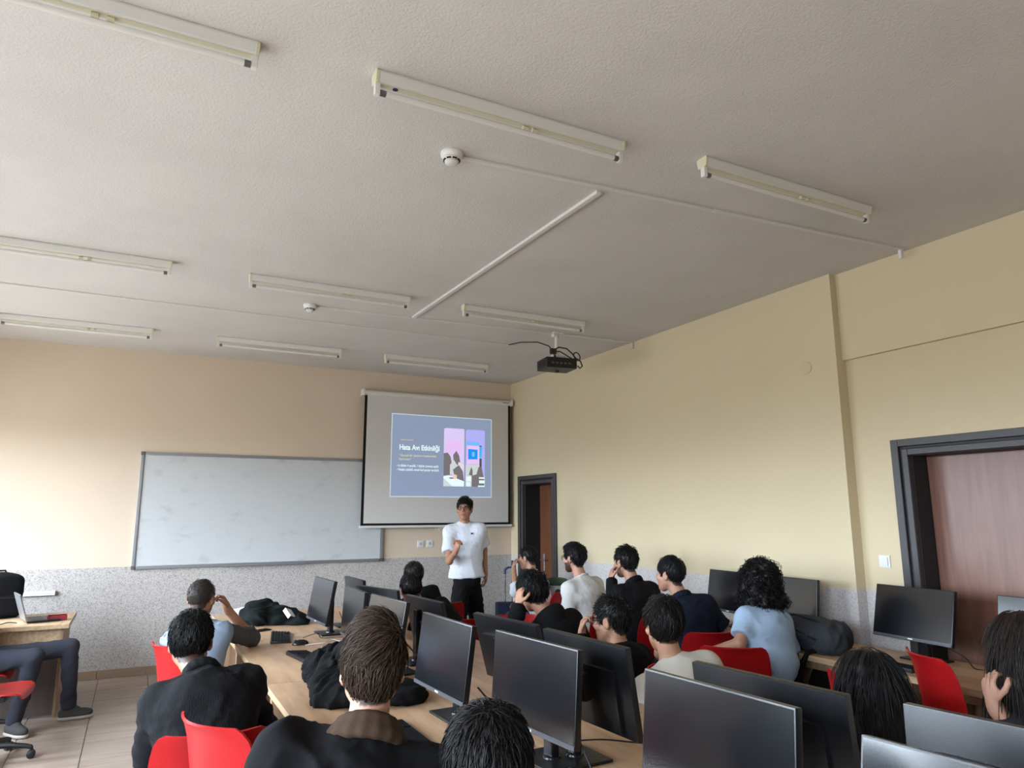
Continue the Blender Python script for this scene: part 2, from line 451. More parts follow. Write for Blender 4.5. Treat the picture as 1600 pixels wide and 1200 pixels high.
def slide_mat(name, rgb, e):
    c = lin(rgb)
    return mat(name, tuple(v * 0.35 for v in c), 0.9, 0.1, emit=(c, e))
SE = 0.86
SM = {k: slide_mat('slide_' + k, c, SE) for k, c in dict(
    ground=(140, 154, 180), border=(192, 205, 210), white=(232, 250, 255), orange=(238, 205, 175), yellow=(226, 214, 165), lilac=(222, 205, 248),
    pink=(232, 196, 246), violet=(180, 178, 250), blue=(30, 150, 250), sky=(120, 190, 252), cyan=(70, 185, 250), grey=(120, 116, 118), dark=(88, 84, 86), pale=(206, 214, 216), cream=(226, 222, 226)).items()}
SX0, SX1, SZ0, SZ1 = 2.806 - (sx0 + sx1) / 2, 4.232 - (sx0 + sx1) / 2, 1.872 - 1.505, 2.935 - 1.505
SW, SH = SX1 - SX0, SZ1 - SZ0
slide = MB().box(SX0, SX1, -0.0045, -0.003, SZ0, SZ1).build('projected_slide', SM['border'], ps)
MB().box(SX0 + 0.012, SX1 - 0.012, -0.005, -0.0044, SZ0 + 0.012, SZ1 - 0.012).build('slide_background', SM['ground'], slide)
def sp(u, v):   # slide fractions (0..1 from left, 0..1 from top)
    return SX0 + u * SW, SZ1 - v * SH
LAY = [0.0052]
def spoly(name, pts, m):
    LAY[0] += 0.00008
    q = [sp(*p) for p in pts]
    MB().prism(q, 'y', -LAY[0] - 0.0004, -0.0049).build(name, SM[m], slide)
def rrect(u0, u1, v0, v1, r=0.02, n=4):
    pts = []
    for cu, cv, a0 in ((u1 - r, v0 + r, -90), (u1 - r, v1 - r, 0), (u0 + r, v1 - r, 90), (u0 + r, v0 + r, 180)):
        for k in range(n + 1):
            a = R(a0 + 90 * k / n)
            pts.append((cu + r * math.cos(a), cv + r * math.sin(a)))
    return pts
# left picture: lilac wall, grey seated figures, white table
spoly('slide_picture', rrect(0.507, 0.713, 0.145, 0.865), 'lilac')
spoly('picture_patch', rrect(0.53, 0.69, 0.30, 0.47, 0.05), 'pink')
spoly('picture_patch', [(0.507, 0.46), (0.545, 0.45), (0.575, 0.50), (0.59, 0.60), (0.60, 0.72), (0.507, 0.74)], 'grey')
spoly('picture_patch', [(0.60, 0.48), (0.632, 0.425), (0.66, 0.48), (0.672, 0.56), (0.655, 0.60), (0.61, 0.60)], 'grey')
spoly('picture_patch', [(0.655, 0.56), (0.713, 0.60), (0.713, 0.66), (0.65, 0.61)], 'cream')
spoly('picture_patch', [(0.57, 0.60), (0.61, 0.54), (0.64, 0.60), (0.60, 0.72), (0.57, 0.72)], 'pale')
spoly('picture_patch', [(0.60, 0.66), (0.66, 0.60), (0.70, 0.68), (0.713, 0.80), (0.62, 0.76)], 'grey')
spoly('picture_patch', [(0.507, 0.74), (0.55, 0.73), (0.713, 0.80), (0.713, 0.865), (0.507, 0.865)], 'white')
spoly('picture_patch', [(0.507, 0.765), (0.60, 0.865), (0.507, 0.865)], 'pale')
spoly('picture_patch', rrect(0.605, 0.64, 0.72, 0.775, 0.015), 'orange')
spoly('picture_patch', [(0.56, 0.757), (0.60, 0.757), (0.61, 0.77), (0.575, 0.772)], 'dark')
# right picture: violet wall with a bright blue screen, dark figures
spoly('slide_picture', rrect(0.728, 0.925, 0.15, 0.865), 'violet')
spoly('picture_patch', [(0.735, 0.30), (0.87, 0.305), (0.87, 0.35), (0.735, 0.36)], 'sky')
spoly('picture_patch', [(0.74, 0.35), (0.868, 0.35), (0.868, 0.585), (0.738, 0.585)], 'pink')
spoly('picture_patch', [(0.752, 0.395), (0.850, 0.40), (0.850, 0.52), (0.752, 0.525)], 'blue')
spoly('picture_patch', [(0.79, 0.43), (0.82, 0.43), (0.82, 0.49), (0.79, 0.49)], 'sky')
spoly('picture_patch', [(0.868, 0.36), (0.898, 0.36), (0.892, 0.50), (0.868, 0.50)], 'cyan')
spoly('picture_patch', [(0.866, 0.345), (0.893, 0.347), (0.891, 0.36), (0.87, 0.36)], 'dark')
spoly('picture_patch', [(0.728, 0.59), (0.87, 0.59), (0.87, 0.66), (0.728, 0.66)], 'pale')
spoly('picture_patch', [(0.728, 0.66), (0.88, 0.66), (0.925, 0.74), (0.925, 0.865), (0.728, 0.865)], 'pale')
spoly('picture_patch', [(0.87, 0.51), (0.893, 0.51), (0.893, 0.64), (0.87, 0.64)], 'dark')
spoly('picture_patch', [(0.79, 0.73), (0.84, 0.71), (0.86, 0.62), (0.893, 0.62), (0.91, 0.72), (0.92, 0.75), (0.92, 0.865), (0.79, 0.865)], 'grey')
spoly('picture_patch', [(0.76, 0.72), (0.785, 0.62), (0.80, 0.66), (0.80, 0.73)], 'grey')
for (u0, u1, v0, v1) in ((0.735, 0.785, 0.74, 0.80), (0.865, 0.925, 0.745, 0.765), (0.866, 0.925, 0.785, 0.822), (0.855, 0.925, 0.85, 0.865), (0.738, 0.775, 0.81, 0.86)):
    spoly('picture_patch', [(u0, v0), (u1, v0), (u1, v1), (u0, v1)], 'white')
# the slide's writing
def writing(name, txt, u, v, width, height, m, parent, to=sp, y=-0.0054, weight=0.0):
    cu = bpy.data.curves.new(name, 'FONT'); cu.body = txt; cu.size = 1.0; cu.offset = weight
    cu.extrude = 0.0; cu.resolution_u = 3
    tmp = bpy.data.objects.new(name + '_tmp', cu); COL.objects.link(tmp)
    dg = bpy.context.evaluated_depsgraph_get()
    me = bpy.data.meshes.new_from_object(tmp.evaluated_get(dg))
    bpy.data.objects.remove(tmp)
    co = np.zeros(len(me.vertices) * 3, np.float32); me.vertices.foreach_get('co', co); co = co.reshape(-1, 3)
    w0, w1 = co[:, 0].min(), co[:, 0].max()
    x0, z0 = to(u, v)
    out = np.zeros_like(co)
    out[:, 0] = x0 + (co[:, 0] - w0) / (w1 - w0) * width * SW
    out[:, 2] = z0 + co[:, 1] * height * SH / 0.73
    out[:, 1] = y
    me.vertices.foreach_set('co', out.ravel()); me.update()
    me.materials.clear()
    return obj(name, me, m, parent)
writing('slide_text', 'YAPTIKLARIMIZ', 0.085, 0.325, 0.125, 0.016, SM['orange'], slide)
writing('slide_title', 'Hata Avı Etkinliği', 0.08, 0.435, 0.385, 0.064, SM['white'], slide, weight=0.030)
writing('slide_text', '“Gerçek bir yazılımcı hatalarından', 0.08, 0.515, 0.355, 0.026, SM['yellow'], slide, weight=0.012)
writing('slide_text', 'korkmaz!”', 0.08, 0.560, 0.115, 0.026, SM['yellow'], slide, weight=0.012)
writing('slide_text', '• 6 dilden 4 seçildi, 1 büyük turnuva açıldı', 0.06, 0.640, 0.395, 0.030, SM['white'], slide, weight=0.018)
writing('slide_text', '• Hatalar çözüldü, temel kod ipuçları tartışıldı', 0.06, 0.687, 0.40, 0.030, SM['white'], slide, weight=0.018)

# sockets, switch, cover plate, trunking
def plate(name, label, cat, loc, rz, rocker, group=None):
    t = thing(name, label, cat, loc, rz, group)
    MB().box(-0.042, 0.042, -0.010, 0, -0.042, 0.042).build('frame_plate', 'white_plastic', t, 0.004)
    if rocker:
        MB().box(-0.028, 0.028, -0.017, -0.010, -0.030, 0.030).build('rocker', 'white_plastic', t, 0.003)
    else:
        MB().lathe([(0.027, -0.013), (0.027, -0.010)], (0, 0, 0), 20, 'y').build('socket_ring', 'white_plastic', t)
        MB().lathe([(0.019, -0.0136), (0.019, -0.0125)], (0, 0, 0), 20, 'y').build('socket_well', 'bin_grey', t)
plate('wall_socket', 'white wall socket under the screen, left one of the pair', 'socket', (3.272, YF, 1.283), 0, False, 'sockets under the screen')
plate('wall_socket', 'white wall socket under the screen, right one beside the presenter', 'socket', (3.398, YF, 1.284), 0, False, 'sockets under the screen')
plate('light_switch', 'white light switch on cream wall beside the red-brown door', 'switch', (XREC, 3.30, 1.318), R(-90), True)
t = thing('cover_plate', 'round cream cover plate high on the right wall', 'cover plate', (XR, 3.745, 2.778))
MB().lathe([(0.052, 0.0), (0.052, -0.006), (0.044, -0.011), (0.01, -0.012)], (0, 0, 0), 24, 'x').build('disc', 'wall_right', t, smooth=True)
MB().lathe([(0.006, -0.0145), (0.006, -0.011)], (0, 0, 0), 10, 'x').build('screw', 'wall_right', t)
t = thing('wall_trunking', 'short white cable trunking on the speckled wall behind teacher desk', 'trunking', (-1.35, YF - 0.004, 0.86))
MB().box(-0.7, 0.69, -0.035, 0, 0, 0.042).build('channel', 'white_plastic', t, 0.004)
MB().box(-0.69, 0.68, -0.038, -0.035, 0.017, 0.021).build('lid_joint', 'bin_grey', t)
MB().box(0.675, 0.694, -0.037, 0, -0.001, 0.043).build('end_cap', 'white_plastic', t, 0.004)

# ================================================================ CEILING THINGS
def make_lamp(label, x0, x1, y, sticker=False):
    L = x1 - x0; h = L / 2
    t = thing('fluorescent_lamp', label, 'lamp', ((x0 + x1) / 2, y, ZC), group='unlit tube lamps on the ceiling')
    prof = [(-0.032, 0), (0.032, 0), (0.036, -0.012), (0.027, -0.052), (-0.027, -0.052), (-0.036, -0.012)]
    MB().prism(prof, 'x', -h + 0.014, h - 0.014).build('housing', 'lamp_white', t, 0.002, 1)
    MB().box(-h + 0.02, h - 0.02, -0.014, 0.014, -0.054, -0.0515).build('reflector_strip', 'old_plastic', t)
    for s in (-1, 1):
        c = MB().prism([(p * 1.06, q * 1.03) for p, q in prof], 'x', s * (h - 0.010) - 0.008, s * (h - 0.010) + 0.008).build('end_cap', 'old_plastic', t, 0.002, 1)
        MB().box(s * (h - 0.016) - 0.011, s * (h - 0.016) + 0.011, -0.014, 0.014, -0.104, -0.05).build('tube_holder', 'white_plastic', t, 0.004)
        MB().lathe([(0.0135, -0.012), (0.0135, 0.012)], (s * (h - 0.042), 0, -0.088), 14, 'x').build('tube_cap', 'dark_socket', t, smooth=True)
    MB().lathe([(0.013, -h + 0.05), (0.013, h - 0.05)], (0, 0, -0.088), 16, 'x').build('tube', 'tube', t, smooth=True)
    for sx in (0.02, 0.07):
        MB().lathe([(0.011, -0.012), (0.011, 0.012)], (h * 0.1 + sx, 0, -0.064), 12, 'x').build('starter', 'old_plastic', t, smooth=True)
    if sticker:
        MB().lathe([(0.012, -0.0555), (0.012, -0.0535)], (-h + 0.095, 0.0, 0), 14, 'z').build('sticker', 'blue_plastic', t)
make_lamp('unlit tube lamp in the nearest row, cut by the top left edge', -1.0, 0.285, 2.67)
make_lamp('unlit tube lamp with a blue sticker, in front of the nearer smoke detector', 0.73, 2.0, 2.62, True)
make_lamp('unlit tube lamp of the nearest row closest to the right wall', 2.45, 3.765, 2.545)
make_lamp('unlit tube lamp of the middle row cut by the left edge', -1.22, 0.092, 5.49)
make_lamp('unlit tube lamp of the middle row beside the farther smoke detector', 0.622, 1.918, 5.51)
make_lamp('unlit tube lamp of the middle row in front of the projector', 2.40, 3.67, 5.50)
make_lamp('unlit tube lamp of the farthest row cut by the left edge', -1.25, 0.011, 7.66)
make_lamp('unlit tube lamp of the farthest row above the whiteboard', 0.597, 1.891, 7.68)
make_lamp('unlit tube lamp of the farthest row above the projection screen', 2.387, 3.702, 7.69)

def detector(label, x, y):
    t = thing('smoke_detector', label, 'smoke detector', (x, y, ZC), group='smoke detectors on the ceiling')
    MB().lathe([(0.056, 0), (0.058, -0.006), (0.056, -0.022), (0.050, -0.030)], (0, 0, 0), 28).build('base', 'white_plastic', t, smooth=True)
    b = MB().lathe([(0.047, -0.028), (0.047, -0.036), (0.036, -0.044), (0.036, -0.050)], (0, 0, 0), 28).build('body', 'white_plastic', t, smooth=True)
    for k in range(8):
        a = 2 * math.pi * k / 8
        s = MB().box(0.034, 0.0425, -0.011, 0.011, -0.0455, -0.0375).build('slot', 'jamb', b); s.rotation_euler = (0, 0, a)
    MB().lathe([(0.034, -0.048), (0.036, -0.054), (0.028, -0.062), (0.012, -0.066)], (0, 0, 0), 28).build('dome', 'white_plastic', t, smooth=True)
detector('round white smoke detector nearest the camera, beside lamp with blue sticker', 1.282, 3.094)
detector('round white smoke detector farther back near the middle lamp row', 1.210, 6.115)

def trunk(label, a, b, drop=False, w=0.022, hgt=0.014):
    a = Vector(a); b = Vector(b); d = b - a; L = d.length
    t = thing('ceiling_trunking', label, 'trunking', (a.x, a.y, ZC), math.atan2(d.y, d.x), 'white trunking on the ceiling')
    n = max(1, round(L / 1.9)); s = L / n
    for k in range(n):
        MB().box(k * s + 0.001, (k + 1) * s - 0.001, -w / 2, w / 2, -hgt, 0).build('channel', 'conduit', t, 0.002, 1)
        if k:
            MB().box(k * s - 0.012, k * s + 0.012, -w / 2 - 0.002, w / 2 + 0.002, -hgt - 0.002, 0).build('coupler', 'white_plastic', t, 0.002, 1)
    if drop:
        MB().box(L - 0.026, L - 0.002, -0.012, 0.012, -0.075, -hgt).build('drop_piece', 'white_plastic', t, 0.002, 1)
trunk('thin white trunking from nearer smoke detector to right wall', (1.335, 3.105), (XR - 0.001, 2.875), True)
trunk('thin white trunking from farther smoke detector to right wall', (1.262, 6.13), (XR - 0.001, 5.925), True)
trunk('thick white trunking crossing between the two detector lines', (2.195, 3.10), (2.145, 6.05), w=0.034, hgt=0.02)
trunk('long white trunking running from the window side to the projector', (XL, 6.60), (3.50, 6.62))

# projector
pj = thing('ceiling_projector', 'black projector hanging from a white ceiling pole with tangled cables', 'projector', (3.655, 5.98, ZC))
MB().box(-0.055, 0.055, -0.055, 0.055, -0.012, 0).build('ceiling_plate', 'white_plastic', pj, 0.003)
for s in (-1, 1):
    MB().box(s * 0.035 - 0.012, s * 0.035 + 0.012, -0.02, 0.02, -0.045, -0.012).build('bracket_lug', 'white_plastic', pj, 0.003)
MB().tube([(0, 0, -0.01), (0, 0, -0.245)], 0.019, 14).build('pole', 'white_plastic', pj, smooth=True)
MB().box(-0.075, 0.075, -0.06, 0.06, -0.262, -0.245).build('mount_plate', 'white_plastic', pj, 0.003)
for k in range(4):
    a = R(45 + 90 * k)
    MB().tube([(0.05 * math.cos(a), 0.04 * math.sin(a), -0.255), (0.13 * math.cos(a), 0.10 * math.sin(a), -0.285)], 0.008, 8).build('mount_arm', 'white_plastic', pj, smooth=True)
body = MB().box(-0.165, 0.165, -0.13, 0.13, -0.385, -0.280).build('projector_body', 'black', pj, 0.014, 3, True)
body.rotation_euler = (0, 0, R(-8))
MB().lathe([(0.034, 0.128), (0.034, 0.15), (0.028, 0.152)], (0.06, 0, -0.335), 20, 'y').build('lens', 'lens', body, smooth=True)
for k in range(6):
    MB().box(-0.1662, -0.164, -0.09 + k * 0.032, -0.072 + k * 0.032, -0.36, -0.305).build('vent_slot', 'jamb', body)
for k in range(5):
    MB().box(-0.11 + k * 0.045, -0.085 + k * 0.045, -0.1315, -0.129, -0.345, -0.330).build('port', 'dark_socket', body)
MB().lathe([(0.02, -0.40), (0.022, -0.385)], (0.02, 0.05, 0), 12).build('foot', 'black', body)
def loop(c, rx, ry, n=14, ph=0.0, tilt=0.0, turns=1.0):
    return [(c[0] + rx * math.cos(ph + 2 * math.pi * turns * k / n), c[1] + tilt * math.sin(ph + 2 * math.pi * turns * k / n), c[2] + ry * math.sin(ph + 2 * math.pi * turns * k / n)) for k in range(n + 1)]
MB().tube([(-0.225, 0.62, -0.012), (-0.20, 0.4, -0.03), (-0.17, 0.1, -0.09), (-0.13, -0.06, -0.16), (-0.09, -0.10, -0.23), (-0.085, -0.12, -0.285)], 0.006, 7).build('cable', 'cable_black', pj, smooth=True)
MB().tube([(-0.10, -0.12, -0.285), (-0.09, -0.12, -0.20), (-0.04, -0.11, -0.175), (0.05, -0.11, -0.18), (0.11, -0.11, -0.22), (0.15, -0.12, -0.27), (0.20, -0.13, -0.30), (0.215, -0.14, -0.35), (0.185, -0.14, -0.375), (0.16, -0.135, -0.35)], 0.007, 7).build('cable', 'cable_black', pj, smooth=True)
MB().tube(loop((0.165, -0.12, -0.25), 0.038, 0.045, 16, turns=2, tilt=0.015), 0.006, 7).build('cable', 'cable_black', pj, smooth=True)
MB().tube([(-0.09, -0.10, -0.22), (-0.02, -0.10, -0.215), (0.06, -0.10, -0.25), (0.12, -0.10, -0.275)], 0.006, 7).build('cable', 'cable_black', pj, smooth=True)
MB().box(-0.135, -0.075, -0.125, -0.085, -0.25, -0.195).build('cable_adapter', 'black', pj, 0.005)

# ================================================================ SMOOTH SOLID TOOLS (bodies, clothes, hair, bags)
class Field:
    """a signed distance grid; shapes melt together with radius k; read out as one closed quad mesh"""
    def __init__(s, lo, hi, h):
        s.h = h; s.lo = np.array(lo, float) - 2 * h
        n = np.ceil((np.array(hi, float) + 2 * h - s.lo) / h).astype(int) + 1
        s.D = np.full(n, 0.12, np.float32)
        s.ax = [(s.lo[i] + h * np.arange(n[i])).astype(np.float32) for i in range(3)]
    def _sub(s, lo, hi, pad):
        sl = []
        for i in range(3):
            a = int(max(0, math.floor((lo[i] - pad - s.lo[i]) / s.h))); b = int(min(s.D.shape[i], math.ceil((hi[i] + pad - s.lo[i]) / s.h) + 1))
            if b <= a: return None, None
            sl.append(slice(a, b))
        P = (s.ax[0][sl[0]][:, None, None], s.ax[1][sl[1]][None, :, None], s.ax[2][sl[2]][None, None, :])
        return tuple(sl), P
    def _mix(s, sl, d, k, op):
        A = s.D[sl]
        if op == 'sub':
            d = -d
            hh = np.maximum(k - np.abs(A - d), 0) / k
            s.D[sl] = np.maximum(A, d) + hh * hh * k * 0.25
        else:
            hh = np.maximum(k - np.abs(A - d), 0) / k
            s.D[sl] = np.minimum(A, d) - hh * hh * k * 0.25
    def cone(s, a, b, ra, rb, k=0.02, op='add', cut=None):
        a = np.array(a, float); b = np.array(b, float)
        r = max(ra, rb)
        sl, P = s._sub(np.minimum(a, b) - r, np.maximum(a, b) + r, k + 0.03)
        if sl is None: return s
        ba = b - a; L2 = max(float(ba @ ba), 1e-9)
        px, py, pz = P[0] - a[0], P[1] - a[1], P[2] - a[2]
        t = np.clip((px * ba[0] + py * ba[1] + pz * ba[2]) / L2, 0, 1)
        d = np.sqrt((px - t * ba[0]) ** 2 + (py - t * ba[1]) ** 2 + (pz - t * ba[2]) ** 2) - (ra + (rb - ra) * t)
        if cut is not None:   # flat end at b
            n = ba / math.sqrt(L2)
            d = np.maximum(d, (P[0] - b[0]) * n[0] + (P[1] - b[1]) * n[1] + (P[2] - b[2]) * n[2])
        s._mix(sl, d.astype(np.float32), k, op)
        return s
    def ell(s, c, r, Rm=None, k=0.02, op='add'):
        c = np.array(c, float); r = np.array(r, float)
        m = r.max() if Rm is not None else r
        sl, P = s._sub(c - m, c + m, k + 0.03)
        if sl is None: return s
        q = [P[i] - c[i] for i in range(3)]
        if Rm is not None:
            q = [q[0] * Rm[0, i] + q[1] * Rm[1, i] + q[2] * Rm[2, i] for i in range(3)]
        k0 = np.sqrt((q[0] / r[0]) ** 2 + (q[1] / r[1]) ** 2 + (q[2] / r[2]) ** 2)
        k1 = np.sqrt((q[0] / r[0] ** 2) ** 2 + (q[1] / r[1] ** 2) ** 2 + (q[2] / r[2] ** 2) ** 2) + 1e-6
        s._mix(sl, (k0 * (k0 - 1) / k1).astype(np.float32), k, op)
        return s
    def rbox(s, c, hs, rad, Rm=None, k=0.02):
        c = np.array(c, float); m = float(np.linalg.norm(hs))
        sl, P = s._sub(c - m, c + m, k + 0.02)
        if sl is None: return s
        q = [P[i] - c[i] for i in range(3)]
        if Rm is not None:
            q = [q[0] * Rm[0, i] + q[1] * Rm[1, i] + q[2] * Rm[2, i] for i in range(3)]
        g = [np.abs(q[i]) - (hs[i] - rad) for i in range(3)]
        d = np.sqrt(np.maximum(g[0], 0) ** 2 + np.maximum(g[1], 0) ** 2 + np.maximum(g[2], 0) ** 2) + np.minimum(np.maximum(g[0], np.maximum(g[1], g[2])), 0) - rad
        s._mix(sl, d.astype(np.float32), k, 'add')
        return s
    def floor_cut(s, z):
        s.D = np.maximum(s.D, (z - s.ax[2])[None, None, :]).astype(np.float32)
    def nets(s):
        D = s.D; S = D < 0
        def c8(A):
            return [A[i:A.shape[0] - 1 + i, j:A.shape[1] - 1 + j, k:A.shape[2] - 1 + k] for i in (0, 1) for j in (0, 1) for k in (0, 1)]
        cnt = np.zeros([n - 1 for n in D.shape], np.int8)
        for a in c8(S): cnt += a
        act = (cnt > 0) & (cnt < 8)
        I = np.argwhere(act)
        vals = np.stack([a[act] for a in c8(D)], 1)
        offs = np.array([(i, j, k) for i in (0, 1) for j in (0, 1) for k in (0, 1)], float)
        acc = np.zeros((len(I), 3)); num = np.zeros(len(I))
        for a in range(8):
            for b in range(a + 1, 8):
                if np.abs(offs[a] - offs[b]).sum() != 1: continue
                va, vb = vals[:, a], vals[:, b]
                m = (va < 0) != (vb < 0)
                t = np.where(m, va / np.where(m, va - vb, 1), 0)
                acc += np.where(m[:, None], offs[a] + t[:, None] * (offs[b] - offs[a]), 0); num += m
        V = s.lo + s.h * (I + acc / num[:, None])
        idx = np.full(act.shape, -1, np.int32); idx[act] = np.arange(len(I))
        Q = []
        for ax in range(3):
            a = [slice(1, -1)] * 3; a[ax] = slice(0, -1)
            b = [slice(1, -1)] * 3; b[ax] = slice(1, None)
            sa, sb = S[tuple(a)], S[tuple(b)]
            E = np.argwhere(sa != sb)
            if len(E) == 0: continue
            fl = sa[tuple(E.T)]
            E = E + 1; E[:, ax] -= 1
            u, w = [(1, 2), (2, 0), (0, 1)][ax]
            cs = []
            for du, dw in ((-1, -1), (0, -1), (0, 0), (-1, 0)):
                c = E.copy(); c[:, u] += du; c[:, w] += dw
                cs.append(idx[tuple(c.T)])
            q = np.stack(cs, 1)
            q[~fl] = q[~fl][:, ::-1]
            Q.append(q)
        return V, np.concatenate(Q)

def vnormals(V, Q):
    n = np.cross(V[Q[:, 2]] - V[Q[:, 0]], V[Q[:, 3]] - V[Q[:, 1]])
    N = np.zeros_like(V)
    for k in range(4):
        for a in range(3):
            N[:, a] += np.bincount(Q[:, k], n[:, a], len(V))
    return N / (np.linalg.norm(N, axis=1)[:, None] + 1e-12)

def relax(V, Q, it=2, lam=0.5):
    e = np.concatenate([Q[:, [0, 1]], Q[:, [1, 2]], Q[:, [2, 3]], Q[:, [3, 0]]])
    deg = np.bincount(e[:, 0], minlength=len(V)) + np.bincount(e[:, 1], minlength=len(V))
    for _ in range(it):
        A = np.zeros_like(V)
        for a in range(3):
            A[:, a] = np.bincount(e[:, 0], V[e[:, 1], a], len(V)) + np.bincount(e[:, 1], V[e[:, 0], a], len(V))
        V = V + lam * (A / np.maximum(deg, 1)[:, None] - V)
    return V

def wavy(V, freq, seed, n=7, aniso=(1, 1, 1)):
    """smooth pseudo-random scalar in about -1..1"""
    g = np.random.default_rng(seed); out = np.zeros(len(V))
    W = V * np.array(aniso)
    off = np.stack([np.sin(W @ g.normal(size=3) * freq * 0.6 + g.uniform(0, 6)) for _ in range(3)], 1) * 0.6 / freq * 2
    W = W + off
    for i in range(n):
        d = g.normal(size=3); d /= np.linalg.norm(d)
        out += np.sin(W @ d * freq * g.uniform(0.6, 1.5) + g.uniform(0, 6.28))
    return out / math.sqrt(n) / 1.2

def folds(V, Q, amp, freq, seed, aniso=(1, 1, 1)):
    N = vnormals(V, Q)
    w = wavy(V, freq, seed, 6, aniso)
    ridge = 1 - np.abs(w) * 1.4
    return V + N * (amp * np.clip(ridge, -1, 1) * (0.6 + 0.4 * wavy(V, freq * 0.4, seed + 5)))[:, None]

# ================================================================ FURNITURE
ZT = 0.75
def desk(label, x0, x1, y0, y1, back, group):
    """desk along y; back = +1 when its rear edge is at x1"""
    t = thing('computer_desk', label, 'desk', ((x0 + x1) / 2, (y0 + y1) / 2, 0), 0, group)
    hx, hy = (x1 - x0) / 2, (y1 - y0) / 2 - 0.001
    MB().box(-hx + 0.003, hx - 0.003, -hy, hy, ZT - 0.034, ZT).build('desk_top', 'oak', t, 0.0015, 1)
    for s in (-1, 1):
        MB().box(min(s * (hx - 0.003), s * hx), max(s * (hx - 0.003), s * hx), -hy, hy, ZT - 0.034, ZT).build('edge_band', 'oak_edge', t)
    for s in (-1, 1):
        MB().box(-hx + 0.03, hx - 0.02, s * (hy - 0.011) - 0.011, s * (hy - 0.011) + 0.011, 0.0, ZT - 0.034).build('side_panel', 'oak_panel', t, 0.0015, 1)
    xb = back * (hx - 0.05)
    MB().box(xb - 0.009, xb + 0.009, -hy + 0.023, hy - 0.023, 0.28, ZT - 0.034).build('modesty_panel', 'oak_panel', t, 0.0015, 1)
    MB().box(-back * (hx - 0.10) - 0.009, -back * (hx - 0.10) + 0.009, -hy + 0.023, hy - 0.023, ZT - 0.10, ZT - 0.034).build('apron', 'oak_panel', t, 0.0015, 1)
ends = [7.28, 5.70, 4.20, 2.80, 1.40, 0.0]
where = ['nearest the front wall', 'second from the front wall', 'under the black coat', 'under the two big monitors at bottom centre', 'closest to the camera']
for k in range(5):
    desk('oak desk of the middle left row, ' + where[k], 0.70, 1.491, ends[k + 1], ends[k], 1, 'desks of the middle left row')
where = ['nearest the presenter', 'second from the front, beside the black hoodie', 'beside the man in cream tee', 'behind the big monitors at bottom right', 'closest to the camera']
for k in range(5):
    desk('oak desk of the middle right row, ' + where[k], 1.493, 2.284, ends[k + 1], ends[k], -1, 'desks of the middle right row')
where = ['under the grey backpack', 'in front of the red-brown door', 'farthest, beside the navy shirt', 'nearest the camera']
for k, (a, b) in enumerate([(2.72, 4.08), (1.36, 2.715), (4.085, 5.44), (0.0, 1.355)]):
    desk('oak desk along the right wall, ' + where[k], 3.92, 4.57, a, b, 1, 'desks along the right wall')

# teacher desk
td = thing('teacher_desk', 'oak teacher desk with dark front panel by the front wall', 'desk', (-1.17, 7.72, 0))
MB().box(-0.75, 0.75, -0.44, 0.44, ZT - 0.036, ZT).build('desk_top', 'oak_edge', td, 0.002, 1)
for s in (-1, 1):
    MB().box(s * 0.70 - 0.011, s * 0.70 + 0.011, -0.38, 0.42, 0, ZT - 0.036).build('side_panel', 'oak_panel', td, 0.0015, 1)
MB().box(-0.689, 0.689, -0.375, -0.355, 0.50, ZT - 0.036).build('apron', 'oak_edge', td, 0.0015, 1)
MB().box(-0.689, 0.689, -0.368, -0.350, 0.02, 0.50).build('front_panel', 'panel_grey', td, 0.0015, 1)

# monitors
MW, MH = 0.54, 0.325
mon_me = {}
def mon_meshes():
    hw, hh = MW / 2, MH / 2
    mon_me['case'] = MB().box(-hw, hw, -0.022, 0.004, -hh, hh).mesh('monitor_case', 0.003, 2, True)
    mon_me['hump'] = MB().prism([(-0.20, -hh + 0.012), (0.20, -hh + 0.012), (0.20, 0.075), (-0.20, 0.075)], 'y', -0.040, -0.020).mesh('rear_cover', 0.012, 2, True)
    mon_me['panel'] = MB().box(-hw + 0.005, hw - 0.005, 0.003, 0.0052, -hh + 0.020, hh - 0.005).mesh('screen_panel')
    mon_me['chin'] = MB().box(-hw + 0.002, hw - 0.002, 0.003, 0.0062, -hh + 0.002, -hh + 0.018).mesh('chin')
    mon_me['logo'] = MB().box(-0.016, 0.016, 0.006, 0.0070, -hh + 0.0065, -hh + 0.0135).mesh('logo')
    mon_me['rearlogo'] = MB().box(-0.018, 0.018, -0.0412, -0.0395, 0.040, 0.050).mesh('rear_logo')
    mon_me['hinge'] = MB().box(-0.05, 0.05, -0.075, -0.035, -0.055, 0.045).mesh('hinge', 0.008, 2, True)
    mon_me['base'] = MB().box(-0.115, 0.115, -0.095, 0.095, 0.0, 0.012).mesh('stand_base', 0.005, 2, True)
    mon_me['collar'] = MB().lathe([(0.036, 0.010), (0.034, 0.018), (0.027, 0.022)], (0, 0, 0), 20).mesh('stand_collar', smooth=True)
    mon_me['column'] = MB().box(-0.027, 0.027, -0.018, 0.018, 0.012, 0.315).mesh('stand_column', 0.010, 3, True)
mon_meshes()
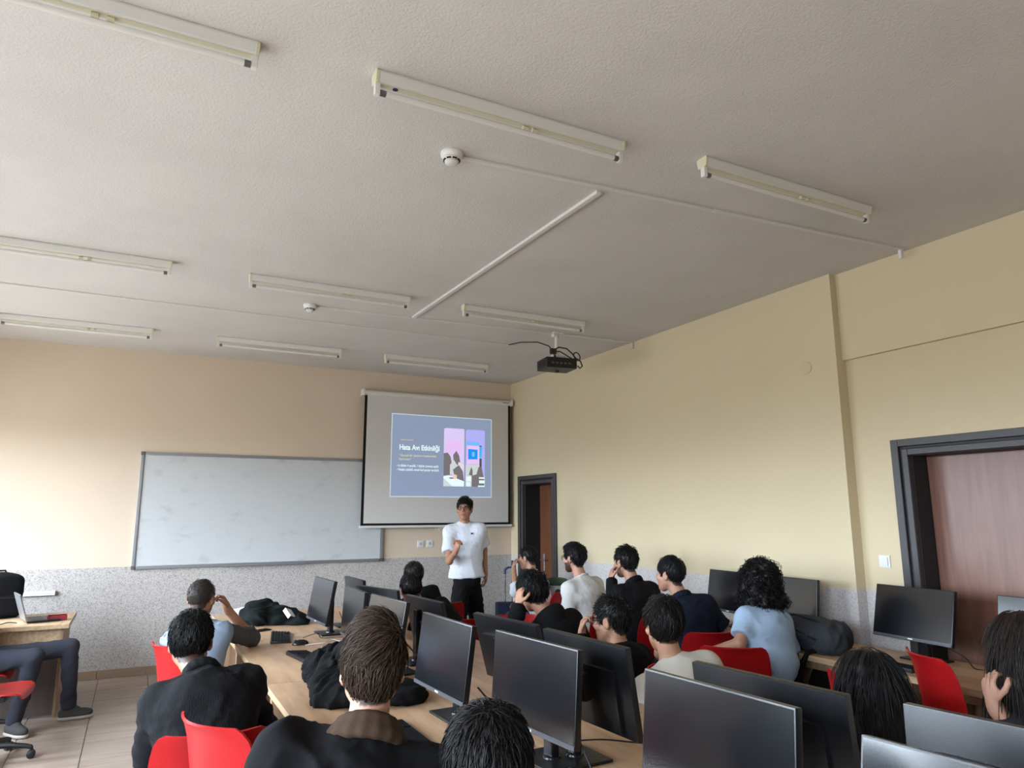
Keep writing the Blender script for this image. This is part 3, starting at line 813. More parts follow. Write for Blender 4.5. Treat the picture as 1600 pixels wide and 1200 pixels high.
def monitor(label, p, sgn, group, rear_logo=False):
    x, y, z, yaw, tilt = p
    n = (sgn * math.cos(yaw), sgn * math.sin(yaw))
    t = thing('computer_monitor', label, 'monitor', (x - n[0] * 0.085, y - n[1] * 0.085, ZT), math.atan2(-n[0], n[1]), group)
    dz = z - ZT
    c = obj('case', mon_me['case'], 'mon_back', t); c.location = (0, 0.085, dz); c.rotation_euler = (tilt, 0, 0)
    obj('rear_cover', mon_me['hump'], 'mon_back', c)
    obj('screen_panel', mon_me['panel'], 'panel', c)
    obj('chin', mon_me['chin'], 'chin', c)
    obj('logo', mon_me['logo'], 'white_plastic', c)
    if rear_logo: obj('rear_logo', mon_me['rearlogo'], 'chin', c)
    obj('hinge', mon_me['hinge'], 'black', c)
    obj('stand_column', mon_me['column'], 'black_gloss', t)
    obj('stand_base', mon_me['base'], 'black', t)
    obj('stand_collar', mon_me['collar'], 'black_gloss', t)
    return t
GL, GR, GW = 'monitors of the middle left row', 'monitors of the middle right row', 'monitors along the right wall'
monitor('dark monitor facing left, farthest of the middle row beside black keyboard', (1.320, 5.706, 1.003, 0.045, 0.175), -1, GL)
monitor('dark monitor facing left, second from front, right of farthest keyboard', (1.332, 4.822, 1.002, -0.024, 0.06), -1, GL)
monitor('dark monitor facing left behind the brown-haired head', (1.328, 4.145, 1.012, 0.075, 0.169), -1, GL)
monitor('dark monitor facing left, right of the brown-haired man', (1.290, 3.150, 1.018, 0.037, 0.126), -1, GL)
monitor('dark monitor facing left with smudges, right behind the black-haired head at bottom', (1.359, 2.435, 1.025, 0.095, 0.071), -1, GL)
monitor('large dark monitor facing left, at bottom below the cream tee', (1.432, 1.571, 1.022, 0.065, 0.087), -1, GL)
monitor('monitor facing left with bright window reflection at bottom right corner', (1.331, 0.755, 1.053, 0.106, 0.21), -1, GL)
monitor('monitor seen from behind, farthest of the middle row with logo', (1.706, 6.057, 0.966, 0.012, 0.107), 1, GR, True)
monitor('monitor seen from behind, left of the two black-jacketed students', (1.698, 5.341, 0.951, 0.238, 0.154), 1, GR)
monitor('monitor seen from behind, in front of the two black-jacketed students', (1.709, 4.385, 0.972, 0.073, 0.23), 1, GR)
monitor('monitor seen from behind, in front of the black hoodie', (1.691, 3.216, 0.996, 0.128, 0.281), 1, GR)
monitor('monitor seen from behind with visible stand, in front of student with glasses', (1.62, 2.433, 1.018, 0.05, 0.15), 1, GR)
monitor('monitor seen from behind, between cream tee and long-haired student', (1.726, 1.630, 1.013, 0.093, 0.123), 1, GR)
monitor('monitor seen from behind at the right edge below the raised hand', (1.718, 0.897, 1.039, 0.13, -0.03), 1, GR)
monitor('black monitor by the wall behind the curly head, farthest of the wall row', (4.316, 4.434, 1.029, -0.087, 0.18), -1, GW)
monitor('black monitor by the wall above the grey backpack', (4.345, 3.870, 1.022, -0.06, 0.12), -1, GW)
monitor('grey-lit monitor with keyboard in front of the red-brown door', (4.341, 2.906, 1.033, -0.084, 0.239), -1, GW)
monitor('pale reflecting monitor cut by the right edge beside red-brown door', (4.299, 2.116, 1.036, -0.035, 0.186), -1, GW)

# keyboards and mice
kb_case = MB().prism([(-0.072, 0.0), (0.072, 0.0), (0.072, 0.022), (-0.072, 0.010)], 'x', -0.22, 0.22).mesh('keyboard_case', 0.003, 2, True)
kk = MB()
for r_ in range(6):
    y = 0.055 - r_ * 0.0215
    z = 0.0155 + (y / 0.072) * 0.006
    c = 0
    for x in np.arange(-0.208, 0.205, 0.0195):
        c += 1
        if r_ == 5 and -0.13 < x < 0.0: continue
        if 0.078 < x < 0.088 or 0.145 < x < 0.152: continue
        kk.box(x, x + 0.0165, y - 0.009, y + 0.009, z - 0.004, z + 0.0055)
kk.box(-0.128, 0.0, -0.0615, -0.0435, 0.008, 0.0165)
kb_keys = kk.mesh('keys')
def keyboard(label, x, y, rz):
    t = thing('keyboard', label, 'keyboard', (x, y, ZT), rz, 'black keyboards on the desks')
    obj('case', kb_case, 'black', t)
    tag(obj('keys', kb_keys, 'bag_black', t), kind='stuff')
F = Field((-0.04, -0.065, -0.01), (0.04, 0.065, 0.045), 0.004)
F.ell((0, -0.006, 0.006), (0.032, 0.058, 0.030)); F.floor_cut(0.0005)
V, Q = F.nets(); mouse_me = np_mesh('mouse_shell', relax(V, Q, 1), Q)
wheel_me = MB().lathe([(0.008, -0.004), (0.008, 0.004)], (0, 0.03, 0.031), 12, 'x').mesh('wheel', smooth=True)
def mouse(label, x, y, rz):
    t = thing('computer_mouse', label, 'mouse', (x, y, ZT), rz, 'black mice on the desks')
    obj('shell', mouse_me, 'black_gloss', t); obj('wheel', wheel_me, 'chin', t)
keyboard('black keyboard on desk in front of the farthest left-row monitor', 1.03, 5.66, R(80))
mouse('black mouse beside the farthest keyboard on middle desk', 1.10, 5.33, R(95))
keyboard('black keyboard half under the black coat', 1.05, 4.80, R(98))
keyboard('black keyboard on the far side behind the middle monitor', 1.98, 3.72, R(-92))
keyboard('black keyboard beside the brown-haired man, under his shoulder', 1.05, 2.95, R(90))
keyboard('black keyboard on wall desk in front of grey-lit monitor', 4.085, 2.93, R(86))
keyboard('black keyboard on wall desk between navy shirt and curly hair', 4.10, 4.35, R(92))
keyboard('black keyboard on right-row desk beside the cream tee', 2.02, 2.30, R(-90))

# cables
def cable(label, pts, r, m):
    p = [Vector(q) for q in pts]; out = []
    for i in range(len(p) - 1):
        a, b = p[i], p[i + 1]; pa = p[max(i - 1, 0)]; pb = p[min(i + 2, len(p) - 1)]
        for k in range(6):
            t_ = k / 6
            out.append(0.5 * ((2 * a) + (-pa + b) * t_ + (2 * pa - 5 * a + 4 * b - pb) * t_ ** 2 + (-pa + 3 * a - 3 * b + pb) * t_ ** 3))
    out.append(p[-1])
    tag(MB().tube(out, r, 6).build('cable', m, smooth=True), label, 'cable', 'loose cables on the desks')
zc = ZT + 0.004
cable('thin black cable curling behind the farthest left-row monitor', [(1.43, 5.55, 0.93), (1.45, 5.40, 0.80), (1.40, 5.20, zc), (1.36, 5.32, zc), (1.44, 5.05, zc)], 0.003, 'cable_black')
cable('thin black cable looping in front of the farthest keyboard', [(1.18, 5.60, zc), (1.25, 5.45, 0.80), (1.30, 5.52, zc), (1.42, 5.30, 0.78), (1.45, 5.05, zc)], 0.003, 'cable_black')
cable('thin grey cable from mouse towards the farthest monitor', [(1.13, 5.28, zc), (1.26, 5.22, 0.77), (1.36, 5.35, zc), (1.46, 5.28, zc), (1.40, 5.10, zc)], 0.003, 'cable_white')
cable('thin grey cable crossing the desk beside farthest monitor stand', [(1.22, 5.18, zc), (1.32, 5.33, 0.77), (1.40, 5.20, zc), (1.47, 5.0, zc)], 0.003, 'cable_white')
cable('black cable behind the monitor right of the brown-haired man', [(1.40, 3.00, 0.90), (1.47, 2.90, 0.80), (1.50, 2.75, zc), (1.60, 2.85, zc)], 0.004, 'cable_black')
cable('black cable along the desk seam at bottom centre', [(1.42, 2.25, 0.92), (1.44, 2.17, 0.80), (1.42, 2.10, zc), (1.30, 2.20, zc), (1.15, 2.28, zc)], 0.003, 'cable_black')
cable('black cable under the monitor with visible stand', [(1.58, 2.60, zc), (1.72, 2.52, 0.765), (1.86, 2.44, zc), (1.98, 2.40, zc)], 0.0035, 'cable_black')
cable('black cable hanging from the monitor behind brown-haired head', [(1.44, 4.05, 0.92), (1.52, 3.9, 0.80), (1.50, 3.75, zc), (1.44, 3.6, zc)], 0.004, 'cable_black')
cable('tangled black cable on wall desk behind the grey backpack', [(4.45, 3.85, 0.86), (4.42, 3.99, 0.80), (4.36, 3.93, zc), (4.30, 4.02, 0.80), (4.38, 4.07, zc)], 0.004, 'cable_black')
cable('black cable behind the grey-lit monitor by the door', [(4.44, 2.85, 0.87), (4.48, 2.70, 0.80), (4.42, 2.60, zc), (4.50, 2.52, zc)], 0.004, 'cable_black')

# ---------------------------------------------------------------- red swivel chairs
def shell_mesh(dz):
    prof = [(0.222, 0.412, 0.185), (0.215, 0.436, 0.200), (0.19, 0.450, 0.212), (0.12, 0.452, 0.220), (0.04, 0.446, 0.224), (-0.05, 0.440, 0.224), (-0.12, 0.441, 0.222),
            (-0.165, 0.456, 0.218), (-0.195, 0.490, 0.213), (-0.212, 0.540, 0.211), (-0.222, 0.600, 0.213), (-0.231, 0.660, 0.216), (-0.241, 0.720, 0.216), (-0.254, 0.775, 0.211),
            (-0.271, 0.820, 0.202), (-0.288, 0.845, 0.188), (-0.300, 0.857, 0.165)]
    nu = 12; v = []; f = []
    for i, (y, z, w) in enumerate(prof):
        b = min(1.0, max(0.0, (i - 5) / 5.0))
        for j in range(nu + 1):
            u = -1 + 2 * j / nu
            v.append((u * w, y + b * 0.055 * u * u - (1 - b) * 0.0, z + dz + (1 - b) * 0.022 * abs(u) ** 3))
    n = nu + 1
    for i in range(len(prof) - 1):
        for j in range(nu):
            f.append((i * n + j, i * n + j + 1, (i + 1) * n + j + 1, (i + 1) * n + j))
    me = bpy.data.meshes.new('chair_shell'); me.from_pydata(v, [], f)
    bm = bmesh.new(); bm.from_mesh(me)
    bmesh.ops.recalc_face_normals(bm, faces=bm.faces)
    bmesh.ops.solidify(bm, geom=list(bm.faces), thickness=0.009)
    bm.to_mesh(me); bm.free()
    me.polygons.foreach_set('use_smooth', [True] * len(me.polygons)); me.set_sharp_from_angle(angle=R(50))
    return me
def make_chair(dz):
    t = thing('swivel_chair', 'x', 'chair', (0, 0, 0), 0, 'red plastic swivel chairs')
    obj('shell', shell_mesh(dz), 'red', t)
    MB().box(-0.09, 0.09, -0.10, 0.10, 0.395 + dz, 0.432 + dz).build('seat_mechanism', 'black', t, 0.008)
    MB().tube([(0.09, 0.02, 0.405 + dz), (0.20, 0.03, 0.40 + dz)], 0.006, 8).build('height_lever', 'black', t, smooth=True)
    MB().tube([(0, 0, 0.10), (0, 0, 0.25), (0, 0, 0.251), (0, 0, 0.40 + dz)], [0.026, 0.026, 0.016, 0.016], 14).build('gas_column', 'black_gloss', t, smooth=True)
    MB().lathe([(0.03, 0.07), (0.045, 0.075), (0.045, 0.115), (0.028, 0.125)], (0, 0, 0), 18).build('hub', 'black', t, smooth=True)
    leg = MB().tube([(0.02, 0, 0.105), (0.14, 0, 0.098), (0.24, 0, 0.082), (0.275, 0, 0.072)], [0.024, 0.021, 0.017, 0.015], 8).mesh('base_leg', smooth=True)
    wh = MB()
    for s in (-1, 1):
        wh.lathe([(0.020, s * 0.007), (0.027, s * 0.010), (0.027, s * 0.022), (0.019, s * 0.025)], (0, 0, 0.027), 14, 'x')
    wheel = wh.mesh('caster', smooth=True)
    hood = MB().tube([(0, 0, 0.080), (0, 0, 0.05), (0, 0.0, 0.03)], [0.008, 0.012, 0.010], 8).mesh('caster_stem', smooth=True)
    for k in range(5):
        a = 2 * math.pi * k / 5 + 0.3
        l = obj('base_leg', leg, 'black', t); l.rotation_euler = (0, 0, a)
        c = obj('caster', wheel, 'black', t); c.location = (0.275 * math.cos(a), 0.275 * math.sin(a), 0); c.rotation_euler = (0, 0, a + 0.7 + k)
        obj('caster_stem', hood, 'black', c)
    return t
CH0 = {}
def chair(label, x, y, face, dz=0.0):
    """face: heading in degrees clockwise from the front wall direction"""
    if dz not in CH0:
        t = CH0[dz] = make_chair(dz)
    else:
        t = copy_tree(CH0[dz])
    t.location = (x, y, 0); t.rotation_euler = (0, 0, -R(face)); t['label'] = label
    return t

# ---------------------------------------------------------------- soft things
def soft(name, label, cat, m, prims, lo, hi, h, amp, freq, seed, floor_z=None, group=None, parent=None, aniso=(1, 1, 1)):
    F = Field(lo, hi, h)
    for p in prims:
        getattr(F, p[0])(*p[1:-1], **p[-1]) if isinstance(p[-1], dict) else getattr(F, p[0])(*p[1:])
    V, Q = F.nets()
    V = relax(V, Q, 1)
    if amp: V = folds(V, Q, amp, freq, seed, aniso)
    if floor_z is not None: V[:, 2] = np.maximum(V[:, 2], floor_z)
    o = obj(name, np_mesh(name, V, Q), m, parent)
    return tag(o, label, cat, group) if label else o
def rotz(a):
    c, s = math.cos(a), math.sin(a); return np.array([[c, -s, 0], [s, c, 0], [0, 0, 1.0]])
def roty(a):
    c, s = math.cos(a), math.sin(a); return np.array([[c, 0, s], [0, 1.0, 0], [-s, 0, c]])
def rotx(a):
    c, s = math.cos(a), math.sin(a); return np.array([[1.0, 0, 0], [0, c, -s], [0, s, c]])

# black coat heaped on the desk beside the brown-haired man
soft('coat', 'black coat heaped on the middle desk beside brown-haired man', 'coat', 'cloth_black',
     [('ell', (1.03, 4.10, 0.80), (0.14, 0.30, 0.09)), ('ell', (1.00, 3.72, 0.79), (0.15, 0.26, 0.075)), ('ell', (1.12, 3.95, 0.87), (0.10, 0.20, 0.09)), ('ell', (1.20, 3.55, 0.78), (0.16, 0.16, 0.05)),
      ('cone', (0.98, 4.25, 0.79), (0.90, 3.80, 0.77), 0.05, 0.035), ('cone', (1.12, 4.45, 0.80), (1.05, 4.15, 0.86), 0.05, 0.06), ('ell', (0.92, 3.62, 0.77), (0.09, 0.10, 0.04))],
     (0.75, 3.2, 0.70), (1.45, 4.6, 1.02), 0.011, 0.030, 24, 3, ZT + 0.001)
soft('coat', 'dark green-black coat heaped at the far end of the middle desk', 'coat', mat('dark_green_coat_fabric', (0.007, 0.010, 0.0095), 0.9, 0.12, bump=(220, 0.15, 3)),
     [('ell', (1.03, 6.72, 0.81), (0.15, 0.20, 0.10)), ('ell', (1.16, 6.50, 0.79), (0.17, 0.20, 0.075)), ('ell', (1.28, 6.38, 0.775), (0.12, 0.14, 0.05)), ('ell', (0.98, 6.50, 0.80), (0.11, 0.18, 0.07)), ('cone', (1.05, 6.75, 0.88), (1.20, 6.5, 0.83), 0.05, 0.04)],
     (0.75, 6.1, 0.70), (1.48, 7.0, 0.98), 0.010, 0.028, 26, 9, ZT + 0.001)
pp = thing('paper_sheet', 'white paper sheet leaning on the coat at the far desk end', 'paper', (0.98, 6.98, 0.775)); pp.rotation_euler = (R(32), R(-8), R(12))
MB().box(-0.15, 0.15, -0.105, 0.105, 0, 0.002).build('sheet', 'paper', pp)
MB().box(-0.12, 0.12, 0.05, 0.053, 0.002, 0.0024).build('printed_line', 'bin_grey', pp); MB().box(-0.12, 0.08, 0.02, 0.023, 0.002, 0.0024).build('printed_line', 'bin_grey', pp)
t = thing('folded_card', 'small white folded card lying on the dark coat', 'card', (1.22, 6.33, 0.845)); t.rotation_euler = (R(35), R(20), R(35))
MB().box(-0.035, 0.035, -0.05, 0.05, 0, 0.003).build('front_leaf', 'paper', t); MB().box(-0.035, -0.032, -0.05, 0.05, -0.03, 0.0).build('back_leaf', 'paper', t)
t = thing('mobile_phone', 'black phone lying on desk beside the leaning forearm', 'phone', (0.95, 6.10, ZT), R(-60))
MB().box(-0.037, 0.037, -0.078, 0.078, 0, 0.009).build('phone_body', 'black_gloss', t, 0.003); MB().box(-0.034, 0.034, -0.074, 0.074, 0.009, 0.0094).build('phone_screen', 'lens', t)
t = thing('tablet', 'flat black tablet at the far edge of the middle desk', 'tablet', (1.28, 7.10, ZT), R(5))
MB().box(-0.12, 0.12, -0.08, 0.08, 0, 0.012).build('tablet_body', 'black', t, 0.003); MB().box(-0.11, 0.11, -0.07, 0.07, 0.012, 0.0124).build('tablet_screen', 'lens', t)
t = thing('cable_grommet', 'small brown cable grommet in the far desk top', 'grommet', (1.40, 7.12, ZT))
MB().lathe([(0.04, 0), (0.04, 0.004), (0.03, 0.005)], n=20).build('ring', 'door_brown', t); MB().lathe([(0.026, 0.004), (0.026, 0.0056)], n=20).build('lid', 'jamb', t)

def backpack(label, loc, rz, m, sz=(0.30, 0.17, 0.42), lie=0.0, seed=1, group=None, straps=True):
    t = thing('backpack', label, 'backpack', loc, rz, group)
    w, d, h = sz
    def xf(o):
        o.rotation_euler = (lie, 0, 0)
        if lie: o.location = (0, h / 2, d / 2 * abs(math.sin(lie)))
    F = Field((-w * 0.62, -d * 0.8, -0.03), (w * 0.62, d * 0.8, h + 0.04), 0.012)
    F.rbox((0, 0, h * 0.46), (w / 2, d / 2, h * 0.46), 0.055).ell((0, 0, h * 0.80), (w * 0.46, d * 0.46, h * 0.2), k=0.04)
    V, Q = F.nets(); V = folds(relax(V, Q, 2), Q, 0.008, 20, seed); V[:, 2] = np.maximum(V[:, 2], 0.0)
    b = obj('main_compartment', np_mesh('main_compartment', V, Q), m, t); xf(b)
    F = Field((-w * 0.5, -d, 0.0), (w * 0.5, 0, h * 0.6), 0.010)
    F.rbox((0, -d * 0.50, h * 0.27), (w * 0.40, d * 0.22, h * 0.22), 0.03)
    V, Q = F.nets(); V = folds(relax(V, Q, 2), Q, 0.006, 24, seed + 3)
    obj('front_pocket', np_mesh('front_pocket', V, Q), m, b)
    MB().tube([(-w * 0.36, -d * 0.72, h * 0.44), (0, -d * 0.745, h * 0.455), (w * 0.36, -d * 0.72, h * 0.44)], 0.005, 6).build('pocket_zip', 'black', b, smooth=True)
    MB().tube([(-w * 0.46, -d * 0.36, h * 0.55), (-w * 0.38, -d * 0.36, h * 0.82), (0, -d * 0.33, h * 0.93), (w * 0.38, -d * 0.36, h * 0.82), (w * 0.46, -d * 0.36, h * 0.55)], 0.005, 6).build('main_zip', 'black', b, smooth=True)
    MB().tube([(-0.04, d * 0.3, h * 0.95), (-0.03, d * 0.3, h * 1.03), (0.03, d * 0.3, h * 1.03), (0.04, d * 0.3, h * 0.95)], 0.009, 8).build('grab_handle', 'bag_black', b, smooth=True)
    if straps:
        for s in (-1, 1):
            MB().tube([(s * 0.06, d * 0.42, h * 0.92), (s * 0.09, d * 0.75, h * 0.70), (s * 0.11, d * 0.70, h * 0.35), (s * 0.12, d * 0.42, h * 0.06)], [0.02, 0.024, 0.022, 0.012], 8).build('shoulder_strap', 'bag_black', b, smooth=True)
    return t
# grey backpack lying on the wall desk with straps over the edge
bp = thing('backpack', 'grey backpack lying on the wall desk with straps hanging over edge', 'backpack', (4.10, 3.52, ZT))
Rz = rotz(R(8))
F = Field((-0.22, -0.34, -0.02), (0.24, 0.34, 0.28), 0.010)
F.rbox((0.0, 0.0, 0.09), (0.145, 0.27, 0.09), 0.07, Rz).ell((0.02, 0.04, 0.13), (0.12, 0.22, 0.085), Rz, 0.05).ell((0.0, -0.20, 0.09), (0.12, 0.10, 0.085), Rz, 0.05)
V, Q = F.nets(); V = folds(relax(V, Q, 2), Q, 0.016, 24, 41); V = folds(V, Q, 0.006, 60, 42); V[:, 2] = np.maximum(V[:, 2], 0.002)
mc = obj('main_compartment', np_mesh('main_compartment', V, Q), 'bag_grey', bp)
F = Field((-0.26, -0.26, 0.02), (0.05, 0.22, 0.24), 0.009)
F.rbox((-0.115, -0.02, 0.105), (0.055, 0.17, 0.055), 0.035, rotz(R(8)) @ roty(R(-28)))
V, Q = F.nets(); V = folds(relax(V, Q, 2), Q, 0.009, 34, 43)
obj('front_pocket', np_mesh('front_pocket', V, Q), 'bag_grey', bp)
MB().tube([(-0.155, -0.20, 0.10), (-0.165, -0.05, 0.145), (-0.145, 0.12, 0.15), (-0.13, 0.17, 0.10)], 0.006, 6).build('pocket_zip', 'black', bp, smooth=True)
MB().tube([(-0.03, -0.29, 0.10), (-0.04, -0.15, 0.195), (-0.05, 0.05, 0.222), (-0.06, 0.2, 0.185), (-0.06, 0.265, 0.10)], 0.006, 6).build('main_zip', 'black', bp, smooth=True)
MB().tube([(0.03, 0.27, 0.12), (0.03, 0.315, 0.14), (-0.04, 0.32, 0.14), (-0.05, 0.275, 0.12)], 0.010, 8).build('grab_handle', 'bag_black', bp, smooth=True)
MB().tube([(-0.10, 0.24, 0.06), (-0.19, 0.22, 0.02), (-0.215, 0.16, -0.09), (-0.215, 0.04, -0.19), (-0.21, -0.06, -0.17), (-0.205, -0.13, -0.05), (-0.18, -0.15, 0.012), (-0.10, -0.16, 0.03)], [0.018, 0.020, 0.024, 0.026, 0.024, 0.020, 0.016, 0.012], 8).build('shoulder_strap', 'bag_black', bp, smooth=True)
MB().tube([(-0.12, -0.05, 0.03), (-0.19, -0.07, 0.016), (-0.208, -0.09, -0.08), (-0.205, -0.10, -0.27)], [0.014, 0.014, 0.013, 0.011], 8).build('shoulder_strap', 'bag_black', bp, smooth=True)
soft('coat', 'black coat hanging in a heap under the wall desk beside light blue tee', 'coat', 'cloth_black',
     [('ell', (4.10, 3.30, 0.40), (0.12, 0.22, 0.28)), ('ell', (4.08, 3.22, 0.20), (0.16, 0.24, 0.20)), ('ell', (4.12, 3.38, 0.56), (0.08, 0.14, 0.10))], (3.85, 2.9, -0.02), (4.35, 3.65, 0.72), 0.014, 0.02, 18, 12, 0.0)
backpack('navy backpack standing between the two farthest monitor rows', (1.66, 5.70, ZT), R(-80), 'bag_navy', (0.28, 0.14, 0.27), 0, 8)
backpack('black backpack standing on the teacher desk behind laptop', (-1.02, 7.98, ZT), R(20), 'bag_black', (0.34, 0.16, 0.40), 0, 6)

# laptop and red tray on the teacher desk
lp = thing('laptop', 'open dark laptop on the teacher desk seen edge-on', 'laptop', (-0.76, 7.62, ZT), R(-76))
MB().box(-0.17, 0.17, -0.02, 0.22, 0.004, 0.020).build('keyboard_base', 'black', lp, 0.004)
lid = MB().box(-0.17, 0.17, -0.006, 0.006, 0.0, 0.235).build('lid', 'alu', lp, 0.004); lid.location = (0, -0.022, 0.016); lid.rotation_euler = (R(17), 0, 0)
MB().box(-0.16, 0.16, 0.0055, 0.0066, 0.012, 0.225).build('display', 'panel', lid)
MB().box(-0.14, 0.14, 0.02, 0.12, 0.020, 0.0215).build('key_field', 'jamb', lp)
t = thing('red_tray', 'small dark red tray on the right end of teacher desk', 'tray', (-0.535, 7.60, ZT), R(4))
MB().box(-0.075, 0.075, -0.06, 0.06, 0, 0.006).build('tray_floor', mat('dark_red_plastic', (0.22, 0.012, 0.02), 0.45), t)
for (a, b, c, d) in ((-0.075, 0.075, -0.06, -0.054), (-0.075, 0.075, 0.054, 0.06), (-0.075, -0.069, -0.054, 0.054), (0.069, 0.075, -0.054, 0.054)):
    MB().box(a, b, c, d, 0.006, 0.042).build('tray_wall', bpy.data.materials['dark_red_plastic'], t)
cable('black charger cable on the teacher desk', [(-1.05, 7.50, zc), (-0.95, 7.46, zc), (-0.88, 7.50, 0.765), (-0.82, 7.53, zc)], 0.004, 'cable_black')

# trolley handle (suitcase) and bin by the corner door
sc_ = thing('suitcase', 'dark suitcase with blue-gripped steel telescopic handle by the corner', 'suitcase', (4.26, 8.20, 0), R(-20))
MB().box(-0.17, 0.17, -0.11, 0.11, 0.05, 0.56).build('suitcase_body', 'bag_navy', sc_, 0.03, 3, True)
for s in (-1, 1):
    MB().tube([(s * 0.045, 0.08, 0.55), (s * 0.045, 0.08, 0.94 + 0.04 * s)], 0.009, 8).build('handle_tube', 'chrome', sc_, smooth=True)
    MB().lathe([(0.02, -0.012), (0.027, -0.008), (0.027, 0.008), (0.02, 0.012)], (s * 0.12, 0.0, 0.027), 14, 'x').build('wheel', 'black', sc_, smooth=True)
    MB().box(s * 0.12 - 0.008, s * 0.12 + 0.008, -0.02, 0.02, 0.03, 0.06).build('wheel_fork', 'black', sc_)
MB().tube([(-0.047, 0.08, 0.90), (-0.046, 0.08, 0.955), (0.0, 0.08, 0.985), (0.046, 0.08, 0.985), (0.05, 0.08, 1.07)], [0.017, 0.017, 0.014, 0.017, 0.016], 10).build('grip', 'blue_plastic', sc_, smooth=True)
bn = thing('waste_bin', 'grey waste bin with dark green lid beside the corner door', 'bin', (4.27, 7.06, 0))
MB().lathe([(0.10, 0.0), (0.115, 0.02), (0.125, 0.45), (0.135, 0.86), (0.13, 0.875)], n=28).build('bin_body', 'bin_grey', bn, smooth=True)
MB().lathe([(0.14, 0.872), (0.145, 0.90), (0.115, 0.935), (0.05, 0.95)], n=28).build('lid', 'green_plastic', bn, smooth=True)
op = MB().lathe([(0.036, -0.004), (0.036, 0.006)], (0, 0, 0), 18, 'y').build('opening', 'jamb', bn); op.location = (-0.055, -0.118, 0.80); op.rotation_euler = (0, 0, R(-25))

# ================================================================ PEOPLE
def vec(*a): return np.array(a, float)
def unit(v): return v / (np.linalg.norm(v) + 1e-9)
UP = vec(0, 0, 1)
def heading(deg):
    a = R(deg); return vec(math.sin(a), math.cos(a), 0), vec(math.cos(a), -math.sin(a), 0)   # forward, right
def head_frame(yaw, pitch, roll):
    f, r = heading(yaw); p, q = R(pitch), R(roll)
    f2 = f * math.cos(p) + UP * math.sin(p); u2 = UP * math.cos(p) - f * math.sin(p)
    r3 = r * math.cos(q) - u2 * math.sin(q); u3 = u2 * math.cos(q) + r * math.sin(q)
    return np.stack([r3, f2, u3], 1)

MATC = {}
def cmat(kind, col):
    key = (kind, tuple(round(c, 3) for c in col))
    if key not in MATC:
        n = '%s_%d' % (kind, len(MATC))
        if kind == 'skin':
            MATC[key] = mat(n, col, 0.5, 0.4, attr='tint', sss=0.12, bump=(400, 0.05, 2))
        elif kind == 'hair':
            MATC[key] = mat(n, col, 0.48, 0.22, attr='shade')
        elif kind == 'cloth':
            MATC[key] = mat(n, col, 0.9, 0.15, bump=(330, 0.12, 2))
        elif kind == 'rib':
            MATC[key] = mat(n, col, 0.85, 0.15, bump=(60, 0.3, 2, (3.5, 3.5, 0.05)))
        else:
            MATC[key] = mat(n, col, 0.5)
    return MATC[key]

def ik(S, T, l1, l2, hint):
    d = T - S; L = np.linalg.norm(d)
    if L > (l1 + l2) * 0.995:
        k = L / (l1 + l2) * 1.005; l1 *= k; l2 *= k
    a = (l1 * l1 - l2 * l2 + L * L) / (2 * L)
    h = math.sqrt(max(l1 * l1 - a * a, 1e-6))
    u = d / L; hn = hint - u * (hint @ u)
    return S + u * a + unit(hn) * h

def add_hand(F, W, d, palm, side, curl, s=1.0):
    """W wrist, d pointing direction, palm = palm normal, side=+1 right hand"""
    d = unit(d); palm = unit(palm - d * (palm @ d)); ac = np.cross(d, palm) * side     # ac points to the thumb side
    Rm = np.stack([ac, palm, d], 1)
    F.ell(W + d * 0.050 * s, (0.040 * s, 0.016 * s, 0.050 * s), Rm, k=0.012)
    F.cone(W - d * 0.02, W + d * 0.035, 0.024 * s, 0.024 * s, k=0.015)
    for i, (o, L) in enumerate(((0.029, 0.90), (0.010, 1.0), (-0.009, 0.93), (-0.027, 0.75))):
        p = W + d * (0.088 - 0.004 * abs(i - 1)) * s + ac * o * s
        ang = 0.15 + curl * 0.75; r0 = 0.0088 * s
        for j, l in enumerate((0.038, 0.026, 0.020)):
            dd = d * math.cos(ang) + palm * math.sin(ang) + ac * o * 1.2
            q = p + unit(dd) * l * L * s
            F.cone(p, q, r0, r0 * 0.93, k=0.004); p = q; r0 *= 0.93; ang += 0.25 + curl * 0.95
    p = W + d * 0.028 * s + ac * 0.030 * s
    for l, (x, y, z) in ((0.036, (0.75, 0.35, 0.65)), (0.030, (0.35, 0.5, 0.85)), (0.022, (0.05 - 0.2 * curl, 0.6, 0.8))):
        q = p + unit(ac * x + palm * y + d * z) * l * s
        F.cone(p, q, 0.0115 * s, 0.0095 * s, k=0.006); p = q

